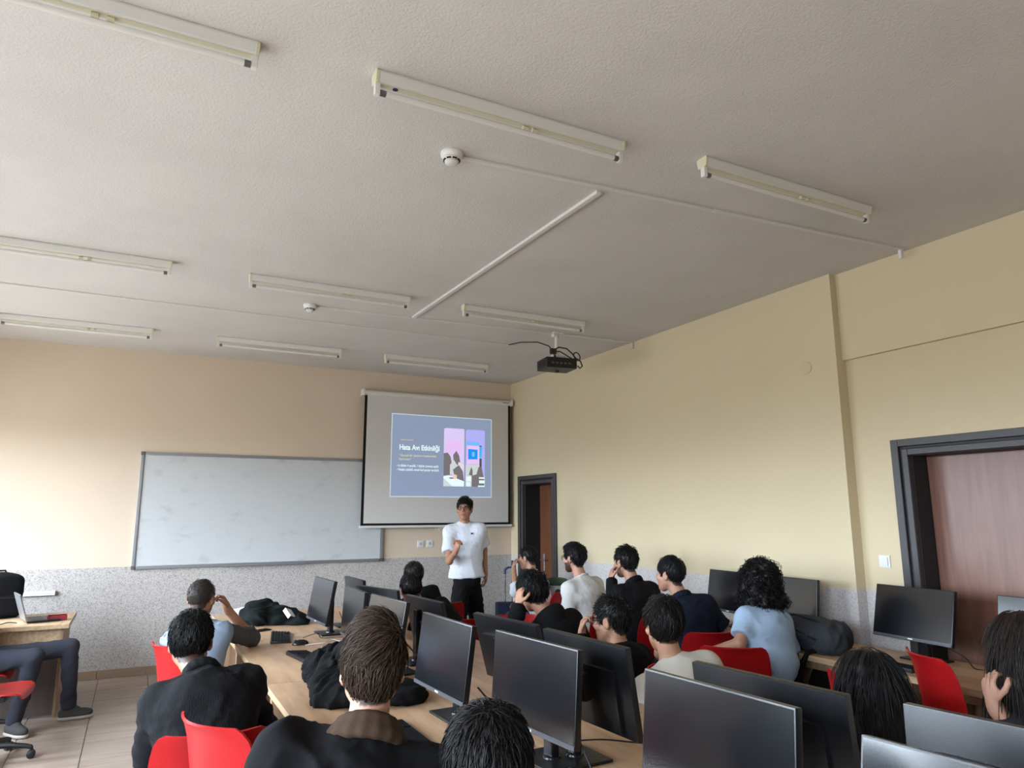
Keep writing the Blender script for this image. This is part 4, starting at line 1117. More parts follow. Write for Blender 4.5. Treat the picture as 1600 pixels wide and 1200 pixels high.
def head_shapes(F, c, Hm, s):
    P = lambda x, y, z: c + Hm @ (vec(x, y, z) * s)
    E = lambda p, r, k=0.02, op='add', Rm=None: F.ell(P(*p), vec(*r) * s, Hm if Rm is None else Hm @ Rm, k, op)
    E((0, -0.014, 0.030), (0.074, 0.094, 0.086))
    E((0, 0.030, -0.025), (0.060, 0.062, 0.082), 0.03)
    F.cone(P(0, 0.035, -0.050), P(0, 0.062, -0.094), 0.048 * s, 0.024 * s, 0.03)
    F.cone(P(-0.05, 0.0, -0.05), P(-0.015, 0.06, -0.094), 0.018 * s, 0.018 * s, 0.03); F.cone(P(0.05, 0.0, -0.05), P(0.015, 0.06, -0.094), 0.018 * s, 0.018 * s, 0.03)
    E((0, 0.080, 0.030), (0.046, 0.016, 0.012), 0.015)                       # brow
    for q in (-1, 1):
        E((q * 0.031, 0.096, 0.008), (0.018, 0.014, 0.012), 0.010, 'sub')    # eye socket
        E((q * 0.046, 0.066, -0.020), (0.022, 0.022, 0.020), 0.02)           # cheek
        Re = rotz(q * -0.45) @ rotx(-0.15)
        E((q * 0.080, -0.012, -0.006), (0.012, 0.021, 0.034), 0.006, 'add', Re)
        E((q * 0.090, -0.008, -0.002), (0.006, 0.011, 0.020), 0.005, 'sub', Re)
    F.cone(P(0, 0.090, 0.016), P(0, 0.108, -0.022), 0.009 * s, 0.013 * s, 0.010)
    for q in (-1, 1): E((q * 0.013, 0.096, -0.028), (0.010, 0.011, 0.008), 0.006)
    E((0, 0.092, -0.058), (0.022, 0.010, 0.006), 0.006); E((0, 0.090, -0.070), (0.020, 0.010, 0.007), 0.006)
    E((0, 0.102, -0.0635), (0.022, 0.012, 0.0016), 0.002, 'sub')

def hairline(y):
    return np.interp(y, [-0.12, -0.075, -0.045, -0.022, -0.005, 0.016, 0.030, 0.052, 0.075, 0.12], [-0.072, -0.072, -0.052, 0.020, 0.030, -0.010, -0.006, 0.030, 0.060, 0.066])

def strands_mesh(name, paths, rad, shade):
    """paths (n,k,3) -> thin tapering three-sided locks"""
    n, k, _ = paths.shape
    T = np.gradient(paths, axis=1); T /= np.linalg.norm(T, axis=2)[..., None] + 1e-9
    ref = np.zeros_like(T); ref[..., 0] = 0.3; ref[..., 1] = 0.5; ref[..., 2] = 0.81
    A = np.cross(T, ref); A /= np.linalg.norm(A, axis=2)[..., None] + 1e-9
    B = np.cross(T, A)
    taper = np.interp(np.linspace(0, 1, k), [0, 0.15, 0.6, 1], [0.6, 1.0, 0.85, 0.08])
    rr = (np.asarray(rad).reshape(-1, 1) * taper[None])[..., None]
    V = np.stack([paths + rr * (A * math.cos(a) + B * math.sin(a)) for a in (0, 2.094, 4.189)], 2)   # n,k,3,3
    base = (np.arange(n)[:, None, None] * k + np.arange(k - 1)[None, :, None]) * 3
    j = np.arange(3)[None, None, :]; j2 = (np.arange(3) + 1) % 3
    Q = np.stack([base + j, base + j2[None, None, :], base + 3 + j2[None, None, :], base + 3 + j], -1).reshape(-1, 4)
    sh = np.repeat(shade, k * 3)
    return V.reshape(-1, 3), Q, sh

def set_attr(me, name, arr):
    a = me.attributes.new(name, 'FLOAT_COLOR', 'POINT')
    c = np.ones((len(arr), 4), np.float32); c[:, :3] = arr if arr.ndim == 2 else arr[:, None]
    a.data.foreach_set('color', c.ravel())

def make_hair(sp_, c, Hm, s, root, parent, g, h):
    """style short: cap on the skull plus locks; style long / curly: a falling mass plus locks"""
    st = sp_.get('style', 'short')
    top, side, back = sp_.get('top', 0.022), sp_.get('side', 0.012), sp_.get('back', 0.014)
    n = sp_.get('n', 900); length = sp_.get('len', 0.045); rad = sp_.get('rad', 0.0022); lift = sp_.get('lift', 0.10)
    drop = sp_.get('drop', 0.3)
    ec = vec(0, -0.014 - back * 0.35, 0.030 + top * 0.25); er = vec(0.074 + side, 0.094 + (back + top * 0.35) * 0.6, 0.086 + top * 0.8)
    lo, hi = vec(-0.15, -0.17, -0.12), vec(0.15, 0.14, 0.17)
    if st != 'short': lo = vec(-0.20, -0.22, -0.14 - drop); hi = vec(0.20, 0.16, 0.17)
    F = Field(lo, hi, h)
    F.ell(ec, er, k=0.01)
    if sp_.get('quiff'):
        q = sp_['quiff']; F.ell((0, 0.050, 0.098), (0.055, 0.040, 0.022 + q), k=0.03)
    X, Y, Z = F.ax[0][:, None, None], F.ax[1][None, :, None], F.ax[2][None, None, :]
    if st == 'short':
        zl = (hairline(F.ax[1]) + sp_.get('nape', 0.0) * (F.ax[1] < -0.04))[None, :, None]
        d2 = (zl - Z) * 0.8
        hh = np.maximum(0.014 - np.abs(F.D - d2), 0) / 0.014
        F.D = (np.maximum(F.D, d2) + hh * hh * 0.014 * 0.25).astype(np.float32)
    else:
        zl = np.interp(F.ax[1], [-0.2, 0.012, 0.030, 0.052, 0.075, 0.12], [-9, -9, -0.02, 0.030, 0.060, 0.066])[None, :, None]
        F.D = np.maximum(F.D, ((zl - Z) * 0.8)).astype(np.float32)
        wd = sp_.get('width', 0.085)
        for u in np.linspace(-1, 1, 9):
            a = u * 1.95                                              # angle round the back of the head
            p0 = vec(math.sin(a) * 0.080, -0.02 - math.cos(a) * 0.088, 0.01)
            p1 = vec(math.sin(a) * wd * 1.05, -0.03 - math.cos(a) * 0.085, -0.12)
            p2 = vec(math.sin(a) * wd * 0.95, -0.05 - math.cos(a) * 0.050, -0.12 - drop * (0.92 - 0.12 * abs(u)))
            F.cone(p0, p1, 0.030, 0.032, 0.03); F.cone(p1, p2, 0.032, 0.016, 0.03)
        if st == 'curly':
            V0, _ = F.nets()
            for q in V0[g.choice(len(V0), 190)]:
                F.ell(q, vec(1, 1, 1) * g.uniform(0.012, 0.026), k=0.008)
    if sp_.get('bun'):
        F.ell((0.0, -0.115, 0.075), (0.040, 0.036, 0.040), k=0.012)
    V, Q = F.nets(); V = relax(V, Q, 1)
    N = vnormals(V, Q)
    V = V + N * (wavy(V, 90, g.integers(1e6), 6, (1.6, 0.7, 0.7)) * sp_.get('rough', 0.003))[:, None]
    sh0 = 0.85 + 0.15 * wavy(V, 60, 5)
    # locks
    fn = vnormals(V, Q)
    cand = np.nonzero((fn[:, 2] > -0.75) if st == 'short' else (V[:, 2] > -0.10 - drop * 0.8))[0]
    ri = g.choice(cand, n); P0 = V[ri] + g.normal(size=(n, 3)) * h * 0.5; N0 = fn[ri]
    wh = vec(0.015, -0.075, 0.105)
    fl = P0 - wh
    fl[:, 2] -= 0.03
    if sp_.get('part'):                     # combed sideways
        fl[:, 0] += np.where(P0[:, 2] > 0.05, sp_['part'] * 0.10, 0)
    fl += g.normal(size=(n, 3)) * sp_.get('mess', 0.015)
    if st != 'short':
        fl = np.tile(vec(0, 0, -1.0), (n, 1)) + np.where(P0[:, 2:3] > 0.02, unit_rows(P0 * vec(1, 0.2, 0)) * 1.0, 0) + g.normal(size=(n, 3)) * 0.08
    fl -= N0 * np.sum(fl * N0, 1)[:, None]
    fl = unit_rows(fl)
    k = 5 if st == 'short' else 7
    tt = np.linspace(0, 1, k)
    L = length * g.uniform(0.6, 1.25, n)
    paths = np.zeros((n, k, 3))
    cur = P0.copy(); dirv = fl.copy()
    for i in range(k):
        paths[:, i] = cur
        step = L / (k - 1)
        cur = cur + dirv * step[:, None]
        if st == 'short':
            q0 = np.linalg.norm((P0 - ec) / er, axis=1); q1 = np.linalg.norm((cur - ec) / er, axis=1)
            want = q0 * (1 + lift * (i + 1) / (k - 1) * g.uniform(0.3, 1.3, n))
            cur = ec + (cur - ec) * (want / np.maximum(q1, 1e-6))[:, None]
            dirv = unit_rows(cur - paths[:, i])
        else:
            dirv = unit_rows(dirv * 0.9 + vec(0, 0, -0.35) + N0 * 0.02)
    if st == 'curly':
        ph = g.uniform(0, 6.28, n)[:, None] + np.linspace(0, 9.5, k)[None]
        paths[..., 0] += 0.011 * np.cos(ph); paths[..., 1] += 0.011 * np.sin(ph); paths += (N0 * 0.006)[:, None, :]
    elif st == 'long':
        paths += (N0 * 0.002)[:, None, :]
    SV, SQ, SS = strands_mesh('x', paths, rad * g.uniform(0.6, 1.3, n), g.uniform(0.55, 1.5, n))
    VV = np.concatenate([V, SV]); QQ = np.concatenate([Q, SQ + len(V)])
    W = c + (VV * s) @ Hm.T - root
    me = np_mesh('hair', W, QQ)
    set_attr(me, 'shade', np.concatenate([sh0, SS]).astype(np.float32))
    return obj('hair', me, cmat('hair', sp_.get('color', (0.010, 0.008, 0.007))), parent)
def unit_rows(a): return a / (np.linalg.norm(a, axis=1)[:, None] + 1e-9)

def ring_pts(c, ax, rx, n=14, tilt=0.0, front=None):
    a = unit(ax); u = unit(np.cross(a, front)); w = np.cross(u, a)      # u right-ish, w front-ish
    return [c + u * rx * math.cos(t) + w * rx * 0.95 * math.sin(t) + a * tilt * -math.sin(t) for t in np.linspace(0, 2 * math.pi, n, endpoint=False)]

COUNT = [0]
def person(label, head, pelvis, torso=0, hyaw=0, pitch=0, roll=0, hs=1.0, sw=1.0, skin=(0.50, 0.29, 0.20), hair=None, shirt=None, legs=None, pants=(0.02, 0.02, 0.025),
           hands=None, beard=0.0, glasses=False, h=0.009, bulk=1.0, shoes=(0.02, 0.02, 0.02), sole=(0.35, 0.33, 0.30), face=False, nb=None, group='students seated at the desks', bulge=0.035):
    COUNT[0] += 1
    g = np.random.default_rng(COUNT[0] * 13 + 5)
    hc = vec(*head); pel = vec(*pelvis)
    f, r = heading(torso)
    Hm = head_frame(hyaw, pitch, roll)
    root = vec(pel[0], pel[1], 0)
    t = thing('person', label, 'person', tuple(root), 0, group)
    atl = hc + Hm @ (vec(0, -0.030, -0.055) * hs)
    nb = (hc - UP * 0.155 * hs - f * 0.045 - unit(hc - pel) * 0.0) if nb is None else vec(*nb)
    tz = unit(nb - pel); tx = unit(r - tz * (r @ tz)); ty = np.cross(tz, tx)
    L = np.linalg.norm(nb - pel)
    wai = pel + tz * L * 0.36 - ty * bulge * 0.8; che = pel + tz * L * 0.70 - ty * bulge
    Rm = np.stack([tx, ty, tz], 1)
    S = {q: nb - tz * 0.072 + tx * q * 0.165 * sw + ty * 0.0 for q in (-1, 1)}
    hands = hands or {}
    E, W = {}, {}
    seated = legs is None
    if seated:
        hip = {q: pel + r * q * 0.085 - UP * 0.01 for q in (-1, 1)}
        knee = {q: hip[q] + f * 0.42 + r * q * 0.05 + UP * (0.53 - hip[q][2]) for q in (-1, 1)}
        ank = {q: vec(knee[q][0], knee[q][1], 0.09) - f * 0.03 for q in (-1, 1)}
        toe = {q: unit(f + r * q * 0.15) for q in (-1, 1)}
    else:
        hip, knee, ank, toe = ({q: vec(*legs[n_][q]) for q in (-1, 1)} for n_ in ('hip', 'knee', 'ank', 'toe'))
    info = {}
    for q in (-1, 1):
        d = hands.get(q)
        if d is None:
            d = dict(at=pel + f * (0.24 + 0.03 * q) + r * q * 0.11 + UP * 0.13, hint=r * q * 0.5 - UP - f * 0.5)
        at = vec(*d['at'])
        E[q] = vec(*d['elbow']) if 'elbow' in d else ik(S[q], at, 0.285, 0.255, vec(*d.get('hint', tuple(r * q * 0.6 - UP))))
        W[q] = at; info[q] = d
    # ---- body
    pts = [hc + vec(0.13, 0.13, 0.14), hc - vec(0.13, 0.13, 0.14), che + 0.16, che - 0.16, pel + vec(0.18, 0.18, 0.05), pel - vec(0.18, 0.18, 0.12)]
    for q in (-1, 1):
        pts += [S[q] + 0.07, S[q] - 0.07, E[q] + 0.06, E[q] - 0.06, W[q] + 0.16, W[q] - 0.16]
    lo, hi = np.min(pts, 0), np.max(pts, 0)
    F = Field(lo, hi, h)
    b = bulk
    F.ell(pel, (0.150 * b, 0.105 * b, 0.095), Rm, 0.05).ell(wai, (0.128 * b, 0.092 * b, 0.13), Rm, 0.05).ell(che, (0.150 * b, 0.100 * b, 0.15), Rm, 0.05)
    for q in (-1, 1):
        F.cone(nb - tz * 0.035, S[q], 0.050, 0.048, 0.05)
        F.cone(S[q], E[q], 0.046 * b, 0.038, 0.03).cone(E[q], W[q], 0.038, 0.026, 0.02)
    F.cone(nb - tz * 0.02 + ty * 0.005, atl, 0.058, 0.052 * hs, 0.03)
    head_shapes(F, hc, Hm, hs)
    for q in (-1, 1):
        d = info[q]
        hd = vec(*d['dir']) if 'dir' in d else W[q] - E[q]
        pn = vec(*d['palm']) if 'palm' in d else (-r * q - UP * 0.3)
        add_hand(F, W[q], hd, pn, q, d.get('curl', 0.35))
    V, Q = F.nets(); V = relax(V, Q, 1, 0.35)
    loc = ((V - hc) @ Hm) / hs
    x, y, z = loc[:, 0], loc[:, 1], loc[:, 2]
    tint = np.ones((len(V), 3), np.float32)
    inh = (np.abs(x) < 0.10) & (np.abs(y) < 0.13) & (z > -0.13) & (z < 0.14)
    scalp = inh & (z > hairline(y) - 0.004) & (np.abs(x) < 0.079)
    tint[scalp] = (0.10, 0.085, 0.08)
    lips = inh & (np.abs(x) < 0.022) & (np.abs(z + 0.064) < 0.011) & (y > 0.075)
    if beard:
        bd = inh & (z < np.interp(y, [-0.02, 0.02, 0.08], [0.0, -0.030, -0.045])) & (y > -0.012) & (z > -0.125) & ~lips
        tint[bd] = 1 - beard * (1 - np.array((0.10, 0.085, 0.08)))
    tint[lips] = (0.85, 0.55, 0.55)
    br = inh & (np.abs(np.abs(x) - 0.030) < 0.017) & (np.abs(z - 0.027 + 0.15 * (np.abs(x) - 0.03)) < 0.0055) & (y > 0.05)
    tint[br] = (0.12, 0.09, 0.08)
    me = np_mesh('body', V - root, Q); set_attr(me, 'tint', tint)
    obj('body', me, cmat('skin', (skin[0] * 0.82, skin[1] * 0.74, skin[2] * 0.68)), t)
    if face:
        for q in (-1, 1):
            F2 = Field((-0.014,) * 3, (0.014,) * 3, 0.0035); F2.ell((0, 0, 0), (0.0115,) * 3); v, qq = F2.nets()
            p = hc + Hm @ (vec(q * 0.031, 0.0785, 0.008) * hs)
            e = obj('eye', np_mesh('eye', v + p - root, qq), cmat('eyewhite', (0.30, 0.26, 0.24)), t)
            F2 = Field((-0.008,) * 3, (0.008,) * 3, 0.0025); F2.ell((0, 0, 0), (0.0068,) * 3); v, qq = F2.nets()
            p = hc + Hm @ (vec(q * 0.031, 0.0865, 0.008) * hs)
            obj('iris', np_mesh('iris', v + p - root, qq), cmat('iris', (0.015, 0.008, 0.005)), e)
    # ---- hair
    if hair is not None:
        make_hair(hair, hc, Hm, hs, root, t, g, hair.get('h', max(0.007, h * 0.8)))
    # ---- shirt
    sh = dict(col=(0.02, 0.02, 0.02), sleeve='long', collar='crew', kind='cloth', amp=0.008, loose=0.016, collar_col=None); sh.update(shirt or {})
    lz = sh['loose']; m = cmat(sh['kind'], sh['col'])
    hs_ = max(h, 0.010)
    def sleeve(F, q, k):
        if sh['sleeve'] == 'short':
            e = S[q] + (E[q] - S[q]) * 0.72
            F.cone(S[q], e, 0.042 * b + lz * 0.6, 0.050 * b + lz * 0.9, k, cut=True)
        elif sh['sleeve'] == 'rolled':
            F.cone(S[q], E[q], 0.044 * b + lz * 0.6, 0.042 + lz * 0.7, k).cone(E[q], E[q] + (W[q] - E[q]) * 0.25, 0.041 + lz * 0.7, 0.040 + lz * 0.8, 0.02, cut=True)
        else:
            F.cone(S[q], E[q], 0.044 * b + lz * 0.6, 0.041 + lz * 0.8, k).cone(E[q], W[q] + (W[q] - E[q]) * 0.02, 0.042 + lz, 0.030 + lz * 0.7, 0.02, cut=True)
    hem = pel - tz * sh.get('hem', 0.03)
    pts = [che + 0.22, che - 0.22, pel + 0.22, pel - vec(0.22, 0.22, 0.15), nb + 0.1, nb - 0.1]
    for q in (-1, 1): pts += [S[q] + 0.10, S[q] - 0.10, E[q] + 0.1, E[q] - 0.1, W[q] + 0.08, W[q] - 0.08]
    F = Field(np.min(pts, 0), np.max(pts, 0), hs_)
    F.ell(hem, (0.155 * b + lz, 0.110 * b + lz, 0.10), Rm, 0.06).ell(wai, (0.135 * b + lz * 1.3, 0.100 * b + lz * 1.3, 0.14), Rm, 0.07).ell(che, (0.150 * b + lz, 0.100 * b + lz, 0.155), Rm, 0.06)
    for q in (-1, 1):
        F.cone(nb - tz * 0.038, S[q], 0.048 + lz * 0.5, 0.043 + lz * 0.6, 0.05)
        F.cone(S[q] - tz * 0.03 - tx * q * 0.02, wai + tx * q * 0.05 * b, 0.060 * b + lz * 0.5, 0.085 * b + lz * 0.6, 0.06)
        if not sh.get('sleeve_col'): sleeve(F, q, 0.04)
    if sh.get('skirt'):
        F.cone(wai, pel - tz * 0.05, 0.14, 0.15, 0.05).ell(pel, (sh['skirt'], sh['skirt'] * 0.78, 0.20), Rm, 0.05)
    if sh.get('cut') is not None:
        hp = pel + tz * sh['cut']
        F.D = np.maximum(F.D, (hp[0] - F.ax[0])[:, None, None] * tz[0] + (hp[1] - F.ax[1])[None, :, None] * tz[1] + (hp[2] - F.ax[2])[None, None, :] * tz[2]).astype(np.float32)
    V, Q = F.nets(); V = relax(V, Q, 1)
    V = folds(V, Q, sh['amp'], 26, COUNT[0] * 7, (1, 1, 1.4)); V = folds(V, Q, sh['amp'] * 0.35, 60, COUNT[0] * 7 + 1, (1, 1, 1.2))
    so = obj('shirt', np_mesh('shirt', V - root, Q), m, t)
    if sh.get('sleeve_col'):
        for q in (-1, 1):
            pts = [S[q] + 0.12, S[q] - 0.12, E[q] + 0.1, E[q] - 0.1, W[q] + 0.05, W[q] - 0.05]
            F = Field(np.min(pts, 0), np.max(pts, 0), hs_); sleeve(F, q, 0.02)
            V, Q = F.nets(); V = folds(relax(V, Q, 1), Q, sh['amp'], 40, COUNT[0] * 7 + q)
            obj('sleeve', np_mesh('sleeve', V - root, Q), cmat(sh['kind'], sh['sleeve_col']), so)
    if sh['collar']:
        cn = nb - tz * 0.015 + ty * 0.004; ax = unit(unit(atl - nb) + tz)
        F = Field(nb - 0.16, nb + 0.16, 0.007)
        cc = cmat(sh['kind'], sh['collar_col'] or sh['col'])
        if sh['collar'] == 'crew':
            R1 = ring_pts(cn + ax * 0.014, ax, 0.066, 16, 0.022, f)
            for i in range(16): F.cone(R1[i], R1[(i + 1) % 16], 0.011, 0.011, 0.006)
        elif sh['collar'] == 'polo':
            for dz, rr, th in ((0.0, 0.072, 0.012), (0.012, 0.068, 0.011), (0.022, 0.066, 0.010)):
                R1 = ring_pts(cn + ax * (0.008 + dz), ax, rr, 16, 0.024, f)
                for i in range(16): F.cone(R1[i], R1[(i + 1) % 16], th, th, 0.012)
        elif sh['collar'] == 'wide':
            for dz, rr, th in ((0.0, 0.098, 0.014), (0.012, 0.088, 0.014), (0.026, 0.078, 0.013), (0.038, 0.073, 0.011)):
                R1 = ring_pts(cn + ax * (0.000 + dz) , ax, rr, 18, 0.030, f)
                for i in range(18):
                    F.cone(R1[i], R1[(i + 1) % 18], th, th, 0.014)
        elif sh['collar'] == 'hood':
            for dz, rr, th in ((0.0, 0.085, 0.030), (0.02, 0.080, 0.026)):
                R1 = ring_pts(cn + ax * dz - ty * 0.02, ax, rr, 16, 0.03, f)
                for i in range(16): F.cone(R1[i], R1[(i + 1) % 16], th, th, 0.02)
            F.ell(cn - ty * 0.10 - tz * 0.03, (0.085, 0.045, 0.065), Rm, 0.04)
        V, Q = F.nets(); V = relax(V, Q, 1)
        obj('collar', np_mesh('collar', V - root, Q), cc, so)
    if sh.get('mark'):
        p = che + tz * 0.065 + ty * 0.131 - tx * 0.075
        mk = obj('chest_mark', MB().box(-0.012, 0.012, -0.0, 0.006, -0.008, 0.008).mesh('chest_mark', 0.002, 1), cmat('cloth', (0.03, 0.04, 0.12)), so)
        mk.matrix_local = Matrix(((tx[0], ty[0], tz[0], p[0] - root[0]), (tx[1], ty[1], tz[1], p[1] - root[1]), (tx[2], ty[2], tz[2], p[2] - root[2]), (0, 0, 0, 1)))
    # ---- trousers and shoes
    wide = 1.0 if seated else (legs.get('wide', 1.0))
    pts = [pel + 0.2, pel - 0.2] + [v[q] + o for v in (knee, ank) for q in (-1, 1) for o in (0.12, -0.09)]
    F = Field(np.min(pts, 0), np.max(pts, 0), max(0.012, h))
    F.ell(pel - UP * 0.01, (0.162 * b, 0.118 * b, 0.105) if seated else (0.148, 0.112, 0.12), Rm, 0.04)
    for q in (-1, 1):
        F.cone(hip[q], knee[q], 0.084 * b * wide ** 0.5, 0.062 * wide, 0.035).cone(knee[q], ank[q], 0.061 * wide, 0.048 * wide, 0.02, cut=True)
    V, Q = F.nets(); V = folds(relax(V, Q, 1), Q, 0.009, 34, COUNT[0] * 11, (1, 1, 1.2))
    V[:, 2] = np.maximum(V[:, 2], 0.03)
    obj('trousers', np_mesh('trousers', V - root, Q), cmat('cloth', pants), t)
    for q in (-1, 1):
        a = ank[q]; d = toe[q]; rt = vec(d[1], -d[0], 0); Rs = np.stack([rt, d, UP], 1); gz = a[2] - 0.09
        F = Field(a + vec(-0.26, -0.26, -0.1), a + vec(0.26, 0.26, 0.1), 0.010)
        B = vec(a[0], a[1], gz)
        F.ell(B + d * 0.015 + UP * 0.065, (0.040, 0.062, 0.058), Rs, 0.02).ell(B + d * 0.095 + UP * 0.045, (0.043, 0.085, 0.038), Rs, 0.03).ell(B - d * 0.03 + UP * 0.05, (0.036, 0.045, 0.05), Rs, 0.02)
        F.D = np.maximum(F.D, (gz + 0.022 - F.ax[2])[None, None, :]).astype(np.float32)
        V, Q = F.nets(); so2 = obj('shoe', np_mesh('shoe', relax(V, Q, 1) - root, Q), cmat('cloth', shoes), t)
        F = Field(a + vec(-0.26, -0.26, -0.12), a + vec(0.26, 0.26, 0.05), 0.009)
        F.ell(B + d * 0.095 + UP * 0.018, (0.047, 0.090, 0.03), Rs, 0.03).ell(B - d * 0.015 + UP * 0.018, (0.040, 0.065, 0.03), Rs, 0.03)
        F.D = np.maximum(F.D, (gz + 0.002 - F.ax[2])[None, None, :]); F.D = np.maximum(F.D, (F.ax[2] - gz - 0.028)[None, None, :]).astype(np.float32)
        V, Q = F.nets(); obj('sole', np_mesh('sole', V - root, Q), cmat('rubber', sole), so2)
    if glasses:
        P = lambda x, y, z: tuple(hc + Hm @ (vec(x, y, z) * hs) - root)
        mb = MB()
        for q in (-1, 1):
            mb.tube([P(q * 0.033 + 0.024 * math.cos(a), 0.104 - 0.25 * abs(0.024 * math.cos(a) * q + 0.0), 0.004 + 0.019 * math.sin(a)) for a in np.linspace(0, 2 * math.pi, 17)], 0.0022, 6)
            mb.tube([P(q * 0.058, 0.098, 0.010), P(q * 0.076, 0.06, 0.012), P(q * 0.082, -0.005, 0.012), P(q * 0.080, -0.03, -0.008)], 0.0022, 6)
        mb.tube([P(-0.010, 0.105, 0.008), P(0, 0.108, 0.011), P(0.010, 0.105, 0.008)], 0.0022, 6)
        mb.build('glasses', 'black', t, smooth=True)
    return t

DARK = (0.0055, 0.0048, 0.0048)
BLK = (0.0055, 0.0055, 0.0065)
# the presenter
person('young man in white tee and black trousers presenting in front of the screen', (3.19, 7.20, 1.705), (3.235, 7.22, 0.97), 203, 214, 4, 0, hs=0.98, face=True, glasses=True,
       skin=(0.44, 0.235, 0.155), hair=dict(top=0.030, side=0.010, back=0.014, quiff=0.008, n=900, color=DARK),
       shirt=dict(col=(0.60, 0.61, 0.66), sleeve='short', collar='crew', loose=0.032, hem=0.02, cut=0.012, skirt=0.192, mark=True, amp=0.011),
       legs=dict(hip={-1: (3.315, 7.25, 0.86), 1: (3.155, 7.19, 0.86)}, knee={-1: (3.385, 7.26, 0.48), 1: (3.095, 7.15, 0.48)}, ank={-1: (3.41, 7.29, 0.09), 1: (3.07, 7.17, 0.09)},
                 toe={-1: (-0.1, -1, 0), 1: (-0.5, -0.9, 0)}, wide=1.38),
       pants=(0.008, 0.008, 0.009), h=0.0085, group='people standing', shoes=(0.5, 0.5, 0.5),
       hands={1: dict(at=(2.975, 6.93, 1.275), elbow=(2.985, 7.12, 1.165), dir=(0.1, -0.3, 0.9), palm=(0.8, 0.4, 0.1), curl=0.95),
              -1: dict(at=(3.455, 7.22, 1.005), elbow=(3.46, 7.27, 1.26), dir=(-0.02, -0.12, -1), palm=(-0.8, 0.3, 0), curl=0.5)})
# left side of the middle desks
chair('red swivel chair under the man in light blue shirt leaning on desk', 0.46, 5.24, 68)
person('man in light blue-grey tee with cropped hair leaning chin on fist', (0.435, 5.28, 1.105), (0.44, 5.12, 0.535), 30, 26, -6, 0, skin=(0.40, 0.205, 0.125),
       hair=dict(top=0.010, side=0.005, back=0.006, n=1800, len=0.012, rad=0.0014, lift=0.03, color=(0.030, 0.022, 0.018), rough=0.001),
       shirt=dict(col=(0.215, 0.26, 0.335), sleeve='rolled', sleeve_col=(0.085, 0.085, 0.09), loose=0.020), pants=(0.02, 0.022, 0.03),
       hands={1: dict(at=(0.615, 5.40, 1.015), elbow=(0.79, 5.44, 0.805), dir=(-0.35, -0.02, 0.9), palm=(-0.9, -0.1, -0.2), curl=0.95), -1: dict(at=(0.72, 5.62, 0.79), palm=(0, 0, -1), hint=(-0.5, 0, -1))})
chair('red swivel chair under the broad man in black ribbed shirt', 0.35, 3.28, 5)
person('broad man in black ribbed shirt seen from behind, black hair', (0.268, 3.62, 1.085), (0.36, 3.24, 0.52), 6, 10, -8, 0, hs=1.02, sw=1.05, bulk=1.06, h=0.009, skin=(0.45, 0.25, 0.165),
       hair=dict(top=0.026, side=0.012, back=0.016, n=3600, len=0.032, rad=0.0016, lift=0.05, color=DARK, mess=0.02, h=0.007), shirt=dict(col=BLK, kind='rib', sleeve='long', collar='polo', loose=0.022, amp=0.011),
       nb=(0.312, 3.47, 0.975), bulge=0.06, hands={1: dict(at=(0.50, 3.72, 0.62), elbow=(0.585, 3.47, 0.70)), -1: dict(at=(0.26, 3.74, 0.63), elbow=(0.13, 3.47, 0.69))})
person('man with brown swept hair and black jacket with brown collar', (0.622, 2.03, 1.225), (0.46, 1.90, 0.535), 15, 12, -3, 2, hs=1.0, sw=1.22, bulk=1.15, h=0.008, skin=(0.56, 0.33, 0.235),
       hair=dict(top=0.040, side=0.006, back=0.018, n=5600, len=0.070, rad=0.0019, lift=0.11, color=(0.040, 0.0245, 0.016), part=-1.0, quiff=0.012, h=0.006, nape=0.004, mess=0.026),
       shirt=dict(col=(0.0048, 0.0046, 0.0055), sleeve='long', collar='wide', collar_col=(0.050, 0.030, 0.019), loose=0.030, amp=0.013), nb=(0.595, 1.975, 1.068))
chair('red swivel chair under the man in black jacket with brown collar', 0.46, 1.90, 15)
person('black-haired student at the bottom edge in dark hooded top', (0.645, 1.33, 1.150), (0.36, 1.18, 0.535), 45, 24, -14, -3, hs=0.98, h=0.008, skin=(0.52, 0.29, 0.20),
       hair=dict(top=0.022, side=0.011, back=0.014, n=4600, len=0.034, rad=0.0016, lift=0.06, color=(0.007, 0.006, 0.006), h=0.006, mess=0.02),
       shirt=dict(col=(0.009, 0.010, 0.015), collar='hood', loose=0.026, amp=0.012), nb=(0.565, 1.27, 0.985))
chair('red swivel chair under the black-haired student at the bottom edge', 0.36, 1.18, 45)
chair('empty red swivel chair turned sideways in front of the broad man', 0.50, 2.82, 66, 0.12)
# right side of the middle desks
person('student in black with hair gathered in a bun, farthest at the middle desks', (2.42, 6.66, 1.075), (2.58, 6.52, 0.535), 0, 4, -4, 0, hair=dict(top=0.018, side=0.012, back=0.016, bun=True, n=700, color=(0.012, 0.008, 0.007), nape=-0.01),
       shirt=dict(col=BLK), skin=(0.46, 0.26, 0.18))
chair('red swivel chair under the student with the hair bun', 2.58, 6.50, 0)
person('black-haired student in black jacket just in front of the hair bun', (2.06, 5.72, 1.045), (2.42, 5.50, 0.535), -12, 12, -8, -6, hair=dict(top=0.016, side=0.009, back=0.012, n=800, color=DARK), shirt=dict(col=BLK, loose=0.026), nb=(2.15, 5.66, 0.885),
       skin=(0.46, 0.26, 0.18))
chair('red swivel chair under the student in black jacket before the bun', 2.42, 5.48, -12)
chair('empty pinkish-lit red swivel chair between monitors and presenter', 2.70, 4.98, 200)
